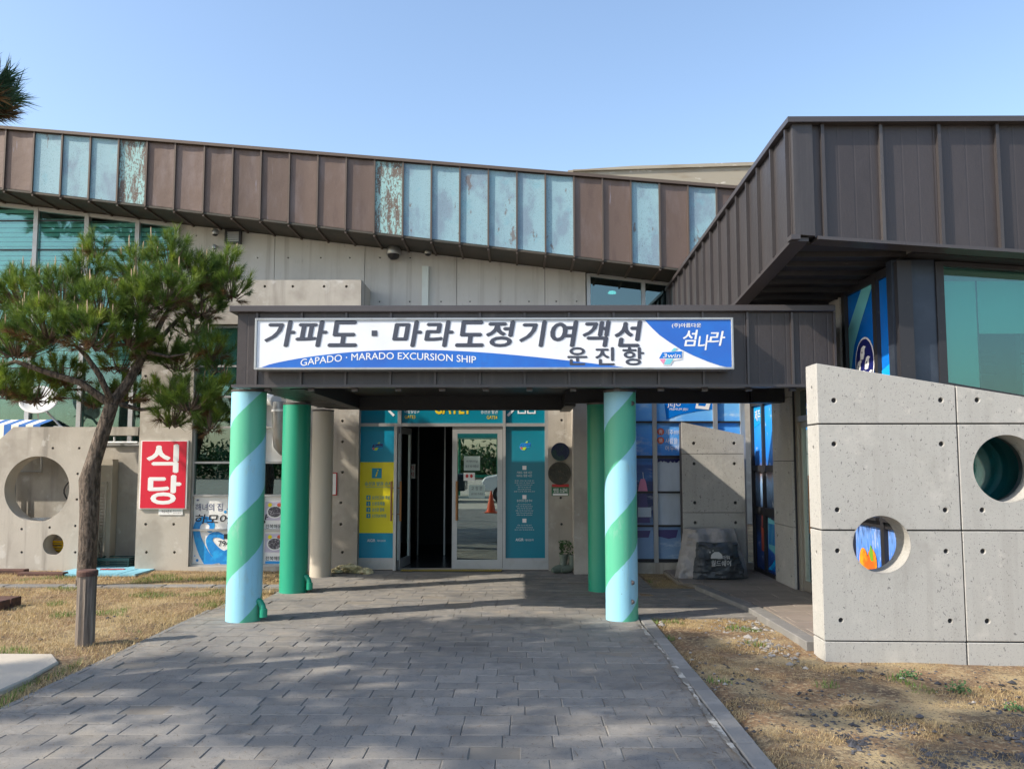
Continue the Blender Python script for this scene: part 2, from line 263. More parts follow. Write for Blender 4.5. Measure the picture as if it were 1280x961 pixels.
# ---------------------------------------------------------------- geometry helpers
def tag(o, label=None, cat=None, group=None, kind=None):
    if label: o['label'] = label
    if cat: o['category'] = cat
    if group: o['group'] = group
    if kind: o['kind'] = kind
    return o
def thing(name, loc, label, cat, group=None):
    o = bpy.data.objects.new(name, None); COL.objects.link(o); o.location = loc; o.empty_display_size = .2
    return tag(o, label, cat, group)
BASE = {}
def origin(o):
    p = Vector((0, 0, 0))
    while o: p += o.location; o = o.parent
    return p
def link(name, me, parent=None, loc=None):
    o = bpy.data.objects.new(name, me); COL.objects.link(o)
    if parent: o.parent = parent
    if loc is not None: o.location = loc
    return o
class MB:
    def __init__(s): s.v = []; s.f = []; s.mi = []; s.st = []
    def add(s, vs, fs, mi=0):
        s.st.append((len(s.v), len(s.f))); n = len(s.v); s.v += [tuple(v) for v in vs]; s.f += [tuple(i+n for i in f) for f in fs]; s.mi += [mi]*len(fs); return s
    def box(s, x0, x1, y0, y1, z0, z1, mi=0):
        return s.add([(x0, y0, z0), (x1, y0, z0), (x1, y1, z0), (x0, y1, z0), (x0, y0, z1), (x1, y0, z1), (x1, y1, z1), (x0, y1, z1)],
                     [(0, 3, 2, 1), (4, 5, 6, 7), (0, 1, 5, 4), (1, 2, 6, 5), (2, 3, 7, 6), (3, 0, 4, 7)], mi)
    def plate(s, loops, w0, w1, fr=None, mi=0):
        """polygon with holes in the (u,v) plane, thick from depth w0 (front) to w1; fr(u,v,w)->xyz"""
        fr = fr or (lambda u, v, w: (u, w, v))
        def area(l): return sum(l[i][0]*l[(i+1) % len(l)][1]-l[(i+1) % len(l)][0]*l[i][1] for i in range(len(l)))/2
        L = [l if (area(l) > 0) == (k == 0) else l[::-1] for k, l in enumerate(loops)]
        tri = tessellate_polygon([[Vector((a, b, 0)) for a, b in l] for l in L])
        flat = [p for l in L for p in l]; n = len(flat)
        vs = [fr(a, b, w0) for a, b in flat]+[fr(a, b, w1) for a, b in flat]
        fs = []
        for t in tri:
            a, b, c = (flat[i] for i in t)
            if (b[0]-a[0])*(c[1]-a[1])-(c[0]-a[0])*(b[1]-a[1]) < 0: t = t[::-1]
            fs += [tuple(t), tuple(i+n for i in t[::-1])]
        k = 0
        for l in L:
            m = len(l)
            for i in range(m):
                j = (i+1) % m; fs.append((k+j, k+i, k+i+n, k+j+n))
            k += m
        return s.add(vs, fs, mi)
    def prism(s, poly, y0, y1, mi=0): return s.plate([poly], y0, y1, None, mi)
    def slabz(s, poly, z0, z1, mi=0):      # horizontal plate, poly (x,y), top z1
        return s.plate([poly], z1, z0, lambda u, v, w: (u, v, w), mi)
    def prismx(s, poly, x0, x1, mi=0):     # poly (y,z)
        return s.plate([poly], x0, x1, lambda u, v, w: (w, u, v), mi)
    def tube(s, pts, rad, n=10, cap=True, mi=0, jit=0):
        pts = [Vector(p) for p in pts]; rad = rad if hasattr(rad, '__len__') else [rad]*len(pts)
        vs = []; fs = []; up = None
        for i, p in enumerate(pts):
            t = (pts[min(i+1, len(pts)-1)]-pts[max(i-1, 0)]).normalized()
            if up is None: up = t.orthogonal().normalized()
            up = (up-t*up.dot(t)).normalized(); b = t.cross(up)
            for k in range(n):
                a = 2*math.pi*k/n; r = rad[i]*(1+(random.uniform(-jit, jit) if jit else 0))
                vs.append(p+up*math.cos(a)*r+b*math.sin(a)*r)
        for i in range(len(pts)-1):
            for k in range(n):
                k2 = (k+1) % n; fs.append((i*n+k, i*n+k2, (i+1)*n+k2, (i+1)*n+k))
        if cap: fs += [tuple(range(n))[::-1], tuple((len(pts)-1)*n+k for k in range(n))]
        return s.add(vs, fs, mi)
    def lathe(s, prof, c, n=16, mi=0):
        vs = []; fs = []
        for r, z in prof:
            for k in range(n):
                a = 2*math.pi*k/n; vs.append((c[0]+r*math.cos(a), c[1]+r*math.sin(a), c[2]+z))
        for i in range(len(prof)-1):
            for k in range(n):
                k2 = (k+1) % n; fs.append((i*n+k, i*n+k2, (i+1)*n+k2, (i+1)*n+k))
        fs += [tuple(range(n))[::-1], tuple((len(prof)-1)*n+k for k in range(n))]
        return s.add(vs, fs, mi)
    def blob(s, c, r, mi=0, sub=2, jit=.15):
        bm = bmesh.new(); bmesh.ops.create_icosphere(bm, subdivisions=sub, radius=1)
        vs = [(c[0]+v.co.x*r[0]*(1+random.uniform(-jit, jit)), c[1]+v.co.y*r[1]*(1+random.uniform(-jit, jit)), c[2]+v.co.z*r[2]*(1+random.uniform(-jit, jit))) for v in bm.verts]
        fs = [tuple(v.index for v in f.verts) for f in bm.faces]; bm.free()
        return s.add(vs, fs, mi)
    def each(s, name, m, parent=None, **k):
        for i, (a, b) in enumerate(s.st):
            a2, b2 = s.st[i+1] if i+1 < len(s.st) else (len(s.v), len(s.f))
            q = MB(); q.add(s.v[a:a2], [tuple(j-a for j in f) for f in s.f[b:b2]]); q.mi = s.mi[b:b2]; q.build(name, m, parent, **k)
    def build(s, name, m, parent=None, loc=None, smooth=False, bevel=0, kind=None, label=None, group=None):
        o0 = Vector(loc) if loc is not None else Vector((0, 0, 0))
        off = origin(parent)+o0 if parent else o0
        me = bpy.data.meshes.new(name); me.from_pydata([(v[0]-off.x, v[1]-off.y, v[2]-off.z) for v in s.v], [], s.f)
        ms = m if isinstance(m, (list, tuple)) else [m]
        for mm in ms: me.materials.append(mm)
        if len(ms) > 1: me.polygons.foreach_set('material_index', s.mi)
        if bevel:
            bm = bmesh.new(); bm.from_mesh(me)
            es = [e for e in bm.edges if len(e.link_faces) == 2 and e.calc_face_angle(0) > R(40)]
            bmesh.ops.bevel(bm, geom=es, offset=bevel, segments=1, affect='EDGES', profile=.5, clamp_overlap=True)
            bm.to_mesh(me); bm.free()
        if smooth:
            me.polygons.foreach_set('use_smooth', [True]*len(me.polygons))
            me.set_sharp_from_angle(angle=R(40))
        o = link(name, me, parent, loc)
        return tag(o, label, None, group, kind)
def circ(cx, cz, r, n=32, a0=0): return [(cx+r*math.cos(a0+2*math.pi*i/n), cz+r*math.sin(a0+2*math.pi*i/n)) for i in range(n)]
def quadpx(pts, Y): return [(P(u, v, Y).x, P(u, v, Y).z) for u, v in pts]
def rectpx(u0, v0, u1, v1, Y):
    a, b = P(u0, v0, Y), P(u1, v1, Y); return a.x, b.x, b.z, a.z
def pxbox(mb, u0, v0, u1, v1, y0, y1, mi=0):
    x0, x1, z0, z1 = rectpx(u0, v0, u1, v1, y0); return mb.box(x0, x1, y0, y1, z0, z1, mi)
def box(name, m, parent, x0, x1, y0, y1, z0, z1, bevel=0, label=None): return MB().box(x0, x1, y0, y1, z0, z1).build(name, m, parent, bevel=bevel, label=label)
TXT = {}
def text_mesh(body, bold=0, shear=0):
    k = (body, bold, shear)
    if k in TXT: return TXT[k]
    c = bpy.data.curves.new('t', 'FONT'); c.body = body; c.resolution_u = 3; c.offset = bold; c.shear = shear; c.fill_mode = 'FRONT'
    o = bpy.data.objects.new('t', c); COL.objects.link(o)
    bpy.context.view_layer.update()
    me = bpy.data.meshes.new_from_object(o)
    vs = [(v.co.x, v.co.y) for v in me.vertices]; fs = [tuple(p.vertices) for p in me.polygons]
    bpy.data.objects.remove(o); bpy.data.meshes.remove(me); bpy.data.curves.remove(c)
    TXT[k] = (vs, fs); return TXT[k]
def text(mb, body, u0, u1, v0, v1, w, fr=None, bold=0, shear=0, warp=None, mi=0):
    """flat lettering fitted to a rectangle (u0..u1, v0..v1) at depth w"""
    fr = fr or (lambda u, v, w: (u, w, v))
    n_st = len(mb.st)
    if 0 < bold < .015: bold = 0
    if bold:
        e = bold*.72*(v1-v0); bold = 0
        for k, (du, dv) in enumerate(((e, 0), (-e, 0), (0, e*.7), (0, -e*.7))):
            text(mb, body, u0+du, u1+du, v0+dv, v1+dv, w+.0004*(k+1), fr, bold, shear, warp, mi)
    vs, fs = text_mesh(body, bold, shear)
    if not vs: return mb
    xs = [a for a, b in vs]; ys = [b for a, b in vs]; x0, x1, y0, y1 = min(xs), max(xs), min(ys), max(ys)
    out = []
    for a, b in vs:
        u = u0+(a-x0)/(x1-x0)*(u1-u0); v = v0+(b-y0)/(y1-y0)*(v1-v0)
        if warp: v += warp(u)
        out.append(fr(u, v, w))
    mb.add(out, fs, mi); del mb.st[n_st+1:]; return mb
def textpx(mb, body, u0, v0, u1, v1, Y, mi=0, **k):
    x0, x1, z0, z1 = rectpx(u0, v0, u1, v1, Y); return text(mb, body, x0, x1, z0, z1, Y, mi=mi, **k)
def sheet(mb, poly, w, fr=None, mi=0):
    """one printed flat shape"""
    fr = fr or (lambda u, v, w: (u, w, v))
    tri = tessellate_polygon([[Vector((a, b, 0)) for a, b in poly]])
    fs = []
    for t in tri:
        a, b, c = (poly[i] for i in t)
        fs.append(tuple(t) if (b[0]-a[0])*(c[1]-a[1])-(c[0]-a[0])*(b[1]-a[1]) > 0 else tuple(t[::-1]))
    return mb.add([fr(a, b, w) for a, b in poly], fs, mi)
def ribbon(mb, pts, wid, w, fr=None, mi=0):
    fr = fr or (lambda u, v, w: (u, w, v)); n = len(pts); L = []; Rr = []
    for i in range(n):
        a = pts[max(i-1, 0)]; b = pts[min(i+1, n-1)]; dx, dy = b[0]-a[0], b[1]-a[1]; l = math.hypot(dx, dy) or 1
        h = (wid[i] if hasattr(wid, '__len__') else wid)/2
        L.append((pts[i][0]-dy/l*h, pts[i][1]+dx/l*h)); Rr.append((pts[i][0]+dy/l*h, pts[i][1]-dx/l*h))
    vs = [fr(a, b, w) for a, b in L+Rr]
    return mb.add(vs, [(i+n, i+n+1, i+1, i) for i in range(n-1)], mi)
def copy_tree(o, parent=None):
    c = o.copy(); COL.objects.link(c); c.parent = parent
    for ch in list(o.children): copy_tree(ch, c)
    return c
def tie_holes(us, vs): return [(u, v) for u in us for v in vs]
def frame_grid(name, parent, xs, zs, y0, y1, fw, m, bar=None, x_in=True):
    """window frame: verticals at xs, horizontals at zs (butted between verticals)"""
    mb = MB()
    for x in xs: mb.box(x-fw/2, x+fw/2, y0, y1, zs[0]-fw/2, zs[-1]+fw/2)
    b = bar or fw
    for i in range(len(xs)-1):
        for z in zs: mb.box(xs[i]+fw/2, xs[i+1]-fw/2, y0+.004, y1-.004, z-b/2, z+b/2)
    return mb.build(name, m, parent)
exec_parts = []
# ================================================================ ground, path, deck
def zg(x, y):        # lie of the soil
    z = -.015
    if x > 1.5: z -= .035*(x-1.5)*min(1, max(0, (9-y)/3))
    if x < -3.4: z += .01
    return z
def ground():
    xs = np.concatenate([[-1500, -400, -100, -30], np.arange(-14, 9.01, .12), [14, 30, 100, 400, 1500]])
    ys = np.concatenate([[-1500, -400, -100, -30, -8], np.arange(0, 14.1, .12), [20, 40, 100, 400, 1500]])
    from mathutils import noise as nz
    vs = []
    for y in ys:
        for x in xs:
            z = zg(x, y)
            if -14 < x < 9 and 0 < y < 14:
                z += .022*nz.noise(Vector((x*1.3, y*1.3, 3)))+.012*nz.noise(Vector((x*5, y*5, 1)))
                if -3.5 < x < 1.45: z -= .05
            vs.append((x, y, z))
    nx = len(xs)
    fs = [(j*nx+i, j*nx+i+1, (j+1)*nx+i+1, (j+1)*nx+i) for j in range(len(ys)-1) for i in range(nx-1)]
    MB().add(vs, fs).build('ground', DIRT, smooth=True, kind='structure')
ground()
PL, PR = -3.36, 1.20
path = MB().slabz([(PL, -4), (PR+.02, -4), (PR+.02, 9.0), (2.62, 9.25), (2.35, 10.9), (1.7, 10.9), (1.7, 12.9), (-3.0, 12.9), (-3.0, 10.0), (PL, 9.4)], -.09, -.006).build('path', MORT, kind='structure')
def inpath(x0, x1, y):
    if y < 9.0: return max(x0, PL), min(x1, PR)
    if y < 9.9: return max(x0, PL), min(x1, 2.55)
    if y < 10.9: return max(x0, -3.0), min(x1, 2.4)
    return max(x0, -3.0), min(x1, 1.7)
pav_shared = {}; stuffmb = MB(); npav = 0
y = -3.9; row = 0
while y < 12.75:
    h = .2
    x = -4.2+(row % 2)*.16+random.uniform(-.05, .05)
    while x < 2.7:
        wv = random.choice([.28, .29, .30, .29, .43 if random.random() < .25 else .29])
        a, b = inpath(x+.0025, x+wv-.0025, y+h/2)
        x += wv
        if b-a < .05: continue
        dz = random.uniform(-.003, .003)-(.006 if random.random() < .06 else 0); tl = random.uniform(-.0012, .0012); tm = random.uniform(-.002, .002)
        vis = a > -.66*y-.3 and a < .42*y+1
        if 4.1 < y and vis and npav < 298:
            mb = MB(); mb.box(a-.001, b+.001, y+.002, y+h-.002, -.045, .0)
            mb.v = [(p[0], p[1], p[2]+((tl if p[0] < (a+b)/2 else -tl)+(tm if p[1] < y+h/2 else -tm)+dz if p[2] > -.01 else 0)) for p in mb.v]
            mb.build('paver', PAVE, path, loc=((a+b)/2, y+h/2, 0), bevel=.005); npav += 1
        else:
            n0 = len(stuffmb.v); stuffmb.box(a, b, y+.003, y+h-.003, -.03, dz+tl*.5)
    y += h; row += 1
PAVE2 = mat('basalt_paver_far', (.215, .20, .178), .82, layers=[((.14, .14, .14), 3.6, .42, .66, .8, (1, 1.6, 1)), ((.33, .30, .265), 4.7, .54, .70, .7, (1, 1.6, 1)), ((.05, .05, .05), 70, .655, .70, .8), ((.26, .235, .20), 1.1, .5, .7, .5)], bump=(55, .5, .006), wst=[((.09, .085, .08), .9, .50, .68, .5), ((.32, .27, .21), 1.7, .55, .72, .5)])
stuffmb.build('paver', PAVE2, path, kind='stuff')
# kerb stones and mortar along the right edge
y = -2.0
while y < 9.0:
    l = random.uniform(.55, .62)
    MB().box(PR+.035, PR+.155, y+.004, min(y+l, 9.02)-.004, -.06, .004+random.uniform(-.003, .003)).build('kerb_stone', KERB, path, loc=(PR+.1, y, 0), bevel=.006); y += l
mb = MB(); pts = []
n = 150
for i in range(n+1):
    yy = 2.5+6.45*i/n; c = PR+.012+.012*math.sin(yy*2.1); wd = .010+.016*random.random()+.010*math.sin(yy*5)
    pts.append((c-wd, c+wd*.7, yy))
sheet(mb, [(a, yy) for a, b, yy in pts]+[(b, yy) for a, b, yy in pts[::-1]], .006, lambda u, v, w: (u, v, w))
mb.build('mortar_line', MOR2, path)
mb = MB()       # left edging: thin slabs
y = 4.0
while y < 9.3:
    l = random.uniform(.5, .75)
    MB().box(PL-.06, PL-.004, y, y+l-.012, -.06, -.004).build('edging_stone', KERB, path, loc=(PL, y, 0), bevel=.005); y += l
# narrow strip of stones crossing the grass
strip = MB().slabz([(-12, 10.95), (-3.02, 10.85), (-3.02, 11.12), (-12, 11.25)], -.05, .0).build('stone_strip', MORT, kind='structure')
x = -11.5
while x < -3.1:
    l = random.uniform(.5, .8)
    MB().box(x, min(x+l-.02, -3.04), 10.93, 11.13, -.05, .016).build('edging_stone', KERB, strip, loc=(x, 11, 0), bevel=.006); x += l
pad = MB().slabz([(-9, 3.4), (-3.62, 3.4), (-3.6, 6.3), (-3.66, 6.8), (-3.85, 7.06), (-9, 7.12)], -.08, .03).build('concrete_pad', PAD, kind='structure', bevel=.012)
MB().slabz([(-60, -60), (60, -60), (60, -3.5), (-60, -3.5)], -.05, -.004).build('parking_lot', PAD, kind='structure')
# raised tiled deck on the right
DZ = .045
deckpoly = [(2.36, 10.85), (2.60, 9.3), (2.64, 7.5), (3.9, 7.5), (3.9, 12.45), (2.1, 12.45), (2.1, 11.3)]
deck = MB().slabz(deckpoly, -.08, DZ-.012).build('deck', MORT, kind='structure')
yy = 7.5; row = 0
while yy < 12.4:
    x = 2.1 if row % 2 else 1.8
    while x < 3.9:
        xl = 2.64 if yy < 9.2 else (2.6 if yy < 9.6 else (2.6-(yy-9.3)*.155 if yy < 10.9 else 2.12))
        a, b = max(x+.003, xl+.004), min(x+.597, 3.9)
        if b-a > .04: MB().box(a, b, yy+.003, yy+.297, DZ-.02, DZ).build('deck_tile', TILE, deck, loc=((a+b)/2, yy, DZ), bevel=.003)
        x += .6
    yy += .3; row += 1
mb = MB().slabz([(2.5, 7.5), (2.64, 7.5), (2.60, 9.3), (2.36, 10.85), (2.22, 10.83), (2.46, 9.25)], -.08, DZ+.004).build('deck_edging', KERB, deck, bevel=.006)
# ================================================================ pine trees
def needles(tufts, nn, ln, wd, shoot):
    """tufts: (pos, dir) ; every needle one thin triangle"""
    T = len(tufts); p = np.array([t[0] for t in tufts]); d = np.array([t[1] for t in tufts]); d /= np.linalg.norm(d, axis=1)[:, None]
    sz = RNG.uniform(.75, 1.25, T)
    p = np.repeat(p, nn, 0); d = np.repeat(d, nn, 0); sz = np.repeat(sz, nn)[:, None]
    N = T*nn
    r = RNG.normal(size=(N, 3)); r -= d*(r*d).sum(1)[:, None]; r /= np.linalg.norm(r, axis=1)[:, None]
    s = RNG.uniform(0, 1, (N, 1)); root = p+d*s*shoot*sz
    ang = RNG.uniform(.25, 1.1, (N, 1))*(1.1-.5*s)
    v = d*np.cos(ang)+r*np.sin(ang); v[:, 2] -= .12; v /= np.linalg.norm(v, axis=1)[:, None]
    side = np.cross(v, RNG.normal(size=(N, 3))); side /= np.linalg.norm(side, axis=1)[:, None]
    L = ln*RNG.uniform(.7, 1.15, (N, 1))*sz
    co = np.stack([root-side*wd/2, root+side*wd/2, root+v*L], 1).reshape(-1, 3)
    return co
def tri_obj(name, co, m, parent=None, kind=None):
    me = bpy.data.meshes.new(name); n = len(co); off = origin(parent) if parent else Vector((0, 0, 0))
    co = co-np.array(off)
    me.vertices.add(n); me.vertices.foreach_set('co', co.astype(np.float32).ravel())
    me.loops.add(n); me.loops.foreach_set('vertex_index', np.arange(n, dtype=np.int32))
    me.polygons.add(n//3); me.polygons.foreach_set('loop_start', np.arange(0, n, 3, dtype=np.int32)); me.polygons.foreach_set('loop_total', np.full(n//3, 3, dtype=np.int32))
    me.update(); me.materials.append(m); o = link(name, me, parent); return tag(o, kind=kind)
def pine(loc, trunk, limbs, lobes, label, nn=55, ln=.135, wd=.006, shoot=.13, mats=(NEED, NEEDB), buds=True, group=None, dens=1.):
    root = thing('pine_tree', loc, label, 'tree', group)
    mb = MB(); mb.tube(*trunk, n=14, jit=.06); mb.build('trunk', BARK, root, smooth=True)
    for pts, rr in limbs: MB().tube(pts, rr, n=8, jit=.05).build('limb', BARK, root, smooth=True)
    tw = MB(); tufts = []; dry = []; bud = MB(); dens = dens if buds else 1.35
    for c, r, n in lobes:
        c = Vector(c); hub = c+Vector((0, 0, -r[2]*.6))
        for i in range(int(n*dens)):
            u = Vector(RNG.normal(size=3)).normalized(); q = RNG.uniform(.35, 1)**.5
            p = c+Vector((u.x*r[0]*q, u.y*r[1]*q, u.z*r[2]*q))
            d = (Vector((u.x*.75, u.y*.75, u.z*.4+.95))+Vector(RNG.normal(size=3))*.2).normalized()
            if u.z < -.45 and RNG.random() < .35: dry.append((tuple(p), tuple(d+Vector((0, 0, -.7)))))
            else: tufts.append((tuple(p), tuple(d)))
            if RNG.random() < .55:
                m_ = hub.lerp(p, .5)+Vector((0, 0, -.04)); tw.tube([hub.lerp(p, .12), m_, p+d*.06], [.014, .009, .004], n=4, cap=False)
            if buds and u.z > .5 and RNG.random() < .36:
                h = RNG.uniform(.08, .21); b0 = p+d*.10; bud.tube([b0, b0+Vector((d.x*.2, d.y*.2, 1)).normalized()*h*.8, b0+Vector((d.x*.2, d.y*.2, 1)).normalized()*h], [.008, .0065, .002], n=5)
    tri_obj('crown', needles(tufts, nn, ln, wd, shoot), mats[0], root, 'stuff')
    if dry: tri_obj('dry_needles', needles(dry, nn, ln, wd, shoot), mats[1], root, 'stuff')
    tw.build('twig', TWIG, root, kind='stuff')
    if buds and bud.v: bud.build('candle_bud', BUD, root, kind='stuff')
    return root
YT = 11.05
def T(u, v, dy=0): return P(u, v, YT+dy)
fork = T(140, 505)
trunk = ([T(106, 742), T(109, 700), T(112, 640), T(112, 600), T(117, 578), T(127, 545), fork], [.125, .115, .115, .125, .098, .092, .088])
limbs = [([fork, T(128, 498), T(100, 478, -.1), T(60, 466, -.1), T(20, 452, 0), T(-20, 462, 0)], [.06, .055, .045, .038, .03, .015]),
         ([fork, T(134, 490, -.15), T(125, 470, -.3), T(108, 445, -.4), T(92, 430, -.5)], [.05, .045, .038, .03, .018]),
         ([fork, T(160, 478, .1), T(176, 450, .2), T(190, 425, .1), T(202, 402, 0), T(218, 372, 0)], [.075, .066, .055, .045, .035, .015]),
         ([T(176, 450, .2), T(160, 425, .3), T(142, 402, .4), T(130, 340, .3)], [.045, .038, .03, .012]),
         ([T(190, 428, .1), T(205, 418, .3), T(222, 400, .4), T(262, 370, .5)], [.04, .033, .028, .012]),
         ([T(150, 505, 0), T(175, 512, .2), T(200, 510, .2), T(225, 500, 0)], [.035, .026, .018, .008]),
         ([T(185, 440, 0), T(210, 446, -.1), T(235, 442, -.1)], [.03, .018, .007])]
lob = []
def lobe(u, v, ru, rv, n, dy=0, ry=None):
    s = YT/FPX; lob.append((T(u, v, dy), (ru*s, (ry or min(ru, 42)*1.0)*s, rv*s), n))
lobe(122, 312, 17, 17, 16, .3, 16)
lobe(112, 345, 26, 22, 34, .1)
lobe(30, 368, 34, 26, 56, .2); lobe(-10, 400, 34, 36, 50, .2)
lobe(78, 372, 36, 28, 60, -.2); lobe(62, 410, 42, 26, 75, -.5)
lobe(128, 384, 34, 28, 60, -.4); lobe(116, 420, 34, 22, 48, -.6)
lobe(22, 432, 34, 22, 56, -.3); lobe(8, 480, 26, 22, 44, .1); lobe(45, 492, 34, 17, 42, .3); lobe(80, 470, 26, 20, 34, .4)
lobe(172, 340, 24, 26, 40, 0); lobe(178, 380, 34, 28, 64, -.3); lobe(212, 322, 24, 24, 36, .1, 20)
lobe(208, 364, 34, 28, 60, -.2); lobe(242, 350, 28, 24, 40, .2); lobe(252, 384, 34, 17, 40, .3)
lobe(284, 335, 14, 22, 18, .3, 14); lobe(290, 362, 22, 17, 26, .3); lobe(262, 345, 20, 20, 24, .4)
lobe(160, 420, 28, 20, 36, -.2); lobe(205, 440, 30, 14, 28, .3); lobe(222, 455, 26, 13, 26, .4)
lobe(262, 438, 26, 14, 24, 0); lobe(272, 460, 16, 8, 10, 0); lobe(240, 410, 20, 14, 18, .5)
lobe(205, 492, 24, 15, 26, .2); lobe(238, 500, 32, 22, 48, -.1); lobe(262, 528, 18, 15, 20, 0); lobe(272, 490, 20, 12, 16, .1); lobe(215, 520, 24, 16, 28, .1)
lobe(160, 490, 22, 16, 22, .5); lobe(120, 500, 22, 13, 16, .5); lobe(150, 455, 22, 14, 20, .5)
pine((T(106, 742).x, YT, zg(-6, 11)), trunk, limbs, lob, 'spreading pine tree with pale bud candles growing on the dry grass behind the wooden post', nn=84, dens=1.4)
# pines beside the photographer: they shade the path; one reaches into the top left corner
def shade_pine(bx, by, lobes, label, n=26):
    tr = ([(bx, by, -.1), (bx+.1, by, 1.2), (bx-.1, by+.1, 2.6), (bx, by, lobes[0][0][2])], [.17, .15, .13, .07])
    lm = [([(bx, by, max(2., c[2]-1.2)), ((bx+c[0])/2, (by+c[1])/2, c[2]-.5), (c[0], c[1], c[2]-.1)], [.06, .045, .015]) for c, r, q in lobes]
    return pine((bx, by, 0), tr, lm, lobes, label, nn=n, ln=.15 if bx > -6 else .24, wd=.014 if bx > -6 else .03, shoot=.16, mats=(NEEDD, NEEDB), buds=False)
q = P(-3, 112, 5.6)
shade_pine(-5.6, 5.2, [((-5.5, 5.0, 4.9), (.9, .9, .6), 90), ((q.x-.16, 5.6, q.z-.04), (.12, .25, .20), 70), ((-4.4, 5.3, 4.3), (.6, .7, .4), 60), ((-5.0, 4.0, 4.6), (.8, .8, .45), 70), ((-6.3, 5.8, 4.4), (.8, .8, .5), 50), ((-5.6, 3.6, 3.6), (.7, .6, .35), 40)],
           'dark pine whose bough hangs into the top left corner of the photo', 40)
shade_pine(-11.6, 2.0, [(c, r_, 72) for c, r_ in (((-12, 3., 9.3), (1.2, 1.0, .6)), ((-10.6, 2.6, 9.), (1.2, 1.0, .5)), ((-12.6, 1.2, 9.), (1.1, 1., .5)), ((-10.8, .6, 8.8), (1.3, 1., .5)), ((-9.5, 1.6, 9.2), (1., .9, .5)), ((-11.2, 3.9, 8.6), (1.1, .5, .4)), ((-9.9, -.6, 8.8), (1.2, .9, .4)), ((-14., 1.8, 8.8), (.9, .8, .4)), ((-11.6, 1.8, 9.6), (1., 1., .5)))],
           'very tall broad pine standing left of the photographer and shading the path', 30)
shade_pine(-7.8, -.6, [(c, r_, 80) for c, r_ in (((-8.2, .2, 9.3), (1., .8, .5)), ((-7., .9, 8.8), (.9, .5, .4)), ((-8.6, -1.3, 8.8), (1.2, .9, .4)), ((-6.4, -.4, 9.), (1.1, .8, .4)), ((-5.4, .2, 8.7), (.8, .6, .4)))],
           'second tall pine behind the photographer on the left', 30)
# ================================================================ main building
YD, YW, YF, YB = 12.76, 13.4, 12.6, 12.6
A, B = P(0, 160, YF), P(925, 235.5, YF); C_, D_ = P(0, 236, YF), P(850, 337, YF)
def ztop(x): return A.z+(B.z-A.z)*(x-A.x)/(B.x-A.x)
def zbot(x): return C_.z+(D_.z-C_.z)*(x-C_.x)/(D_.x-C_.x)
main = thing('terminal_building', (-3, 13.4, 0), 'concrete ferry terminal with a sloping copper roof band partly turned blue', 'building')
def fx(u): return P(u, 270, YF).x
kinds = {1: 'b', 2: 'b', 3: 'b', 4: 'm', 13: 'm', 14: 'b', 15: 'b', 16: 'b', 17: 'b', 18: 'b', 19: 'b', 22: 'b', 24: 'b'}
i0, i1 = -7, 27
ub = lambda i: 3.2+35.66*i+(1 if i > 6 else 0)
for i in range(i0, i1):
    a, b = fx(ub(i)), fx(ub(i+1)); k = kinds.get(i, 'n')
    m = {'b': PAT, 'm': PATM, 'n': COP}[k]
    lab = {'b': 'copper panel turned pale blue', 'm': 'copper panel with flaking blue patina'}.get(k)
    # a slightly dished sheet
    g = .012; xs = np.linspace(a+g, b-g, 5); mb = MB(); vs = []; dish = [0, .006, .009, .006, 0]
    for j, x in enumerate(xs): vs += [(x, YF+dish[j]*random.uniform(.3, 1.2), zbot(x)+.02), (x, YF+dish[j]*random.uniform(.3, 1.2), ztop(x)-.04)]
    mb.add(vs, [(2*j, 2*j+2, 2*j+3, 2*j+1) for j in range(4)]); mb.build('copper_panel', m, main, loc=Vector(((a+b)/2, YF, 5))-main.location, smooth=True, label=lab)
    s = MB(); x = b
    s.prism([(x-.012, zbot(x)-.01), (x+.012, zbot(x)-.01), (x+.012, ztop(x)), (x-.012, ztop(x))], YF-.032, YF+.02)
    s.build('standing_seam', SEAM, main)
xa, xb = fx(ub(i0)), fx(ub(i1))
MB().plate([[(xa, zbot(xa)+.012), (xb, zbot(xb)+.012), (xb, ztop(xb)-.02), (xa, ztop(xa)-.02)]], YF+.022, YF+.12).build('roof_band_core', SEAM, main)
MB().plate([[(xa, ztop(xa)-.025), (xb, ztop(xb)-.025), (xb, ztop(xb)+.022), (xa, ztop(xa)+.022)]], YF-.05, YF+.2).build('roof_capping', SEAM, main)
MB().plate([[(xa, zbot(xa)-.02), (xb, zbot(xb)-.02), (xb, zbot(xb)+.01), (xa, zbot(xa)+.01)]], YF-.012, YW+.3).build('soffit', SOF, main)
mb = MB()
for i in range(i0, i1):
    x = fx(ub(i)); mb.prism([(x-.015, zbot(x)-.05), (x+.015, zbot(x)-.05), (x+.015, zbot(x)-.018), (x-.015, zbot(x)-.018)], YF, YW)
mb.each('soffit_seam', SEAM, main)
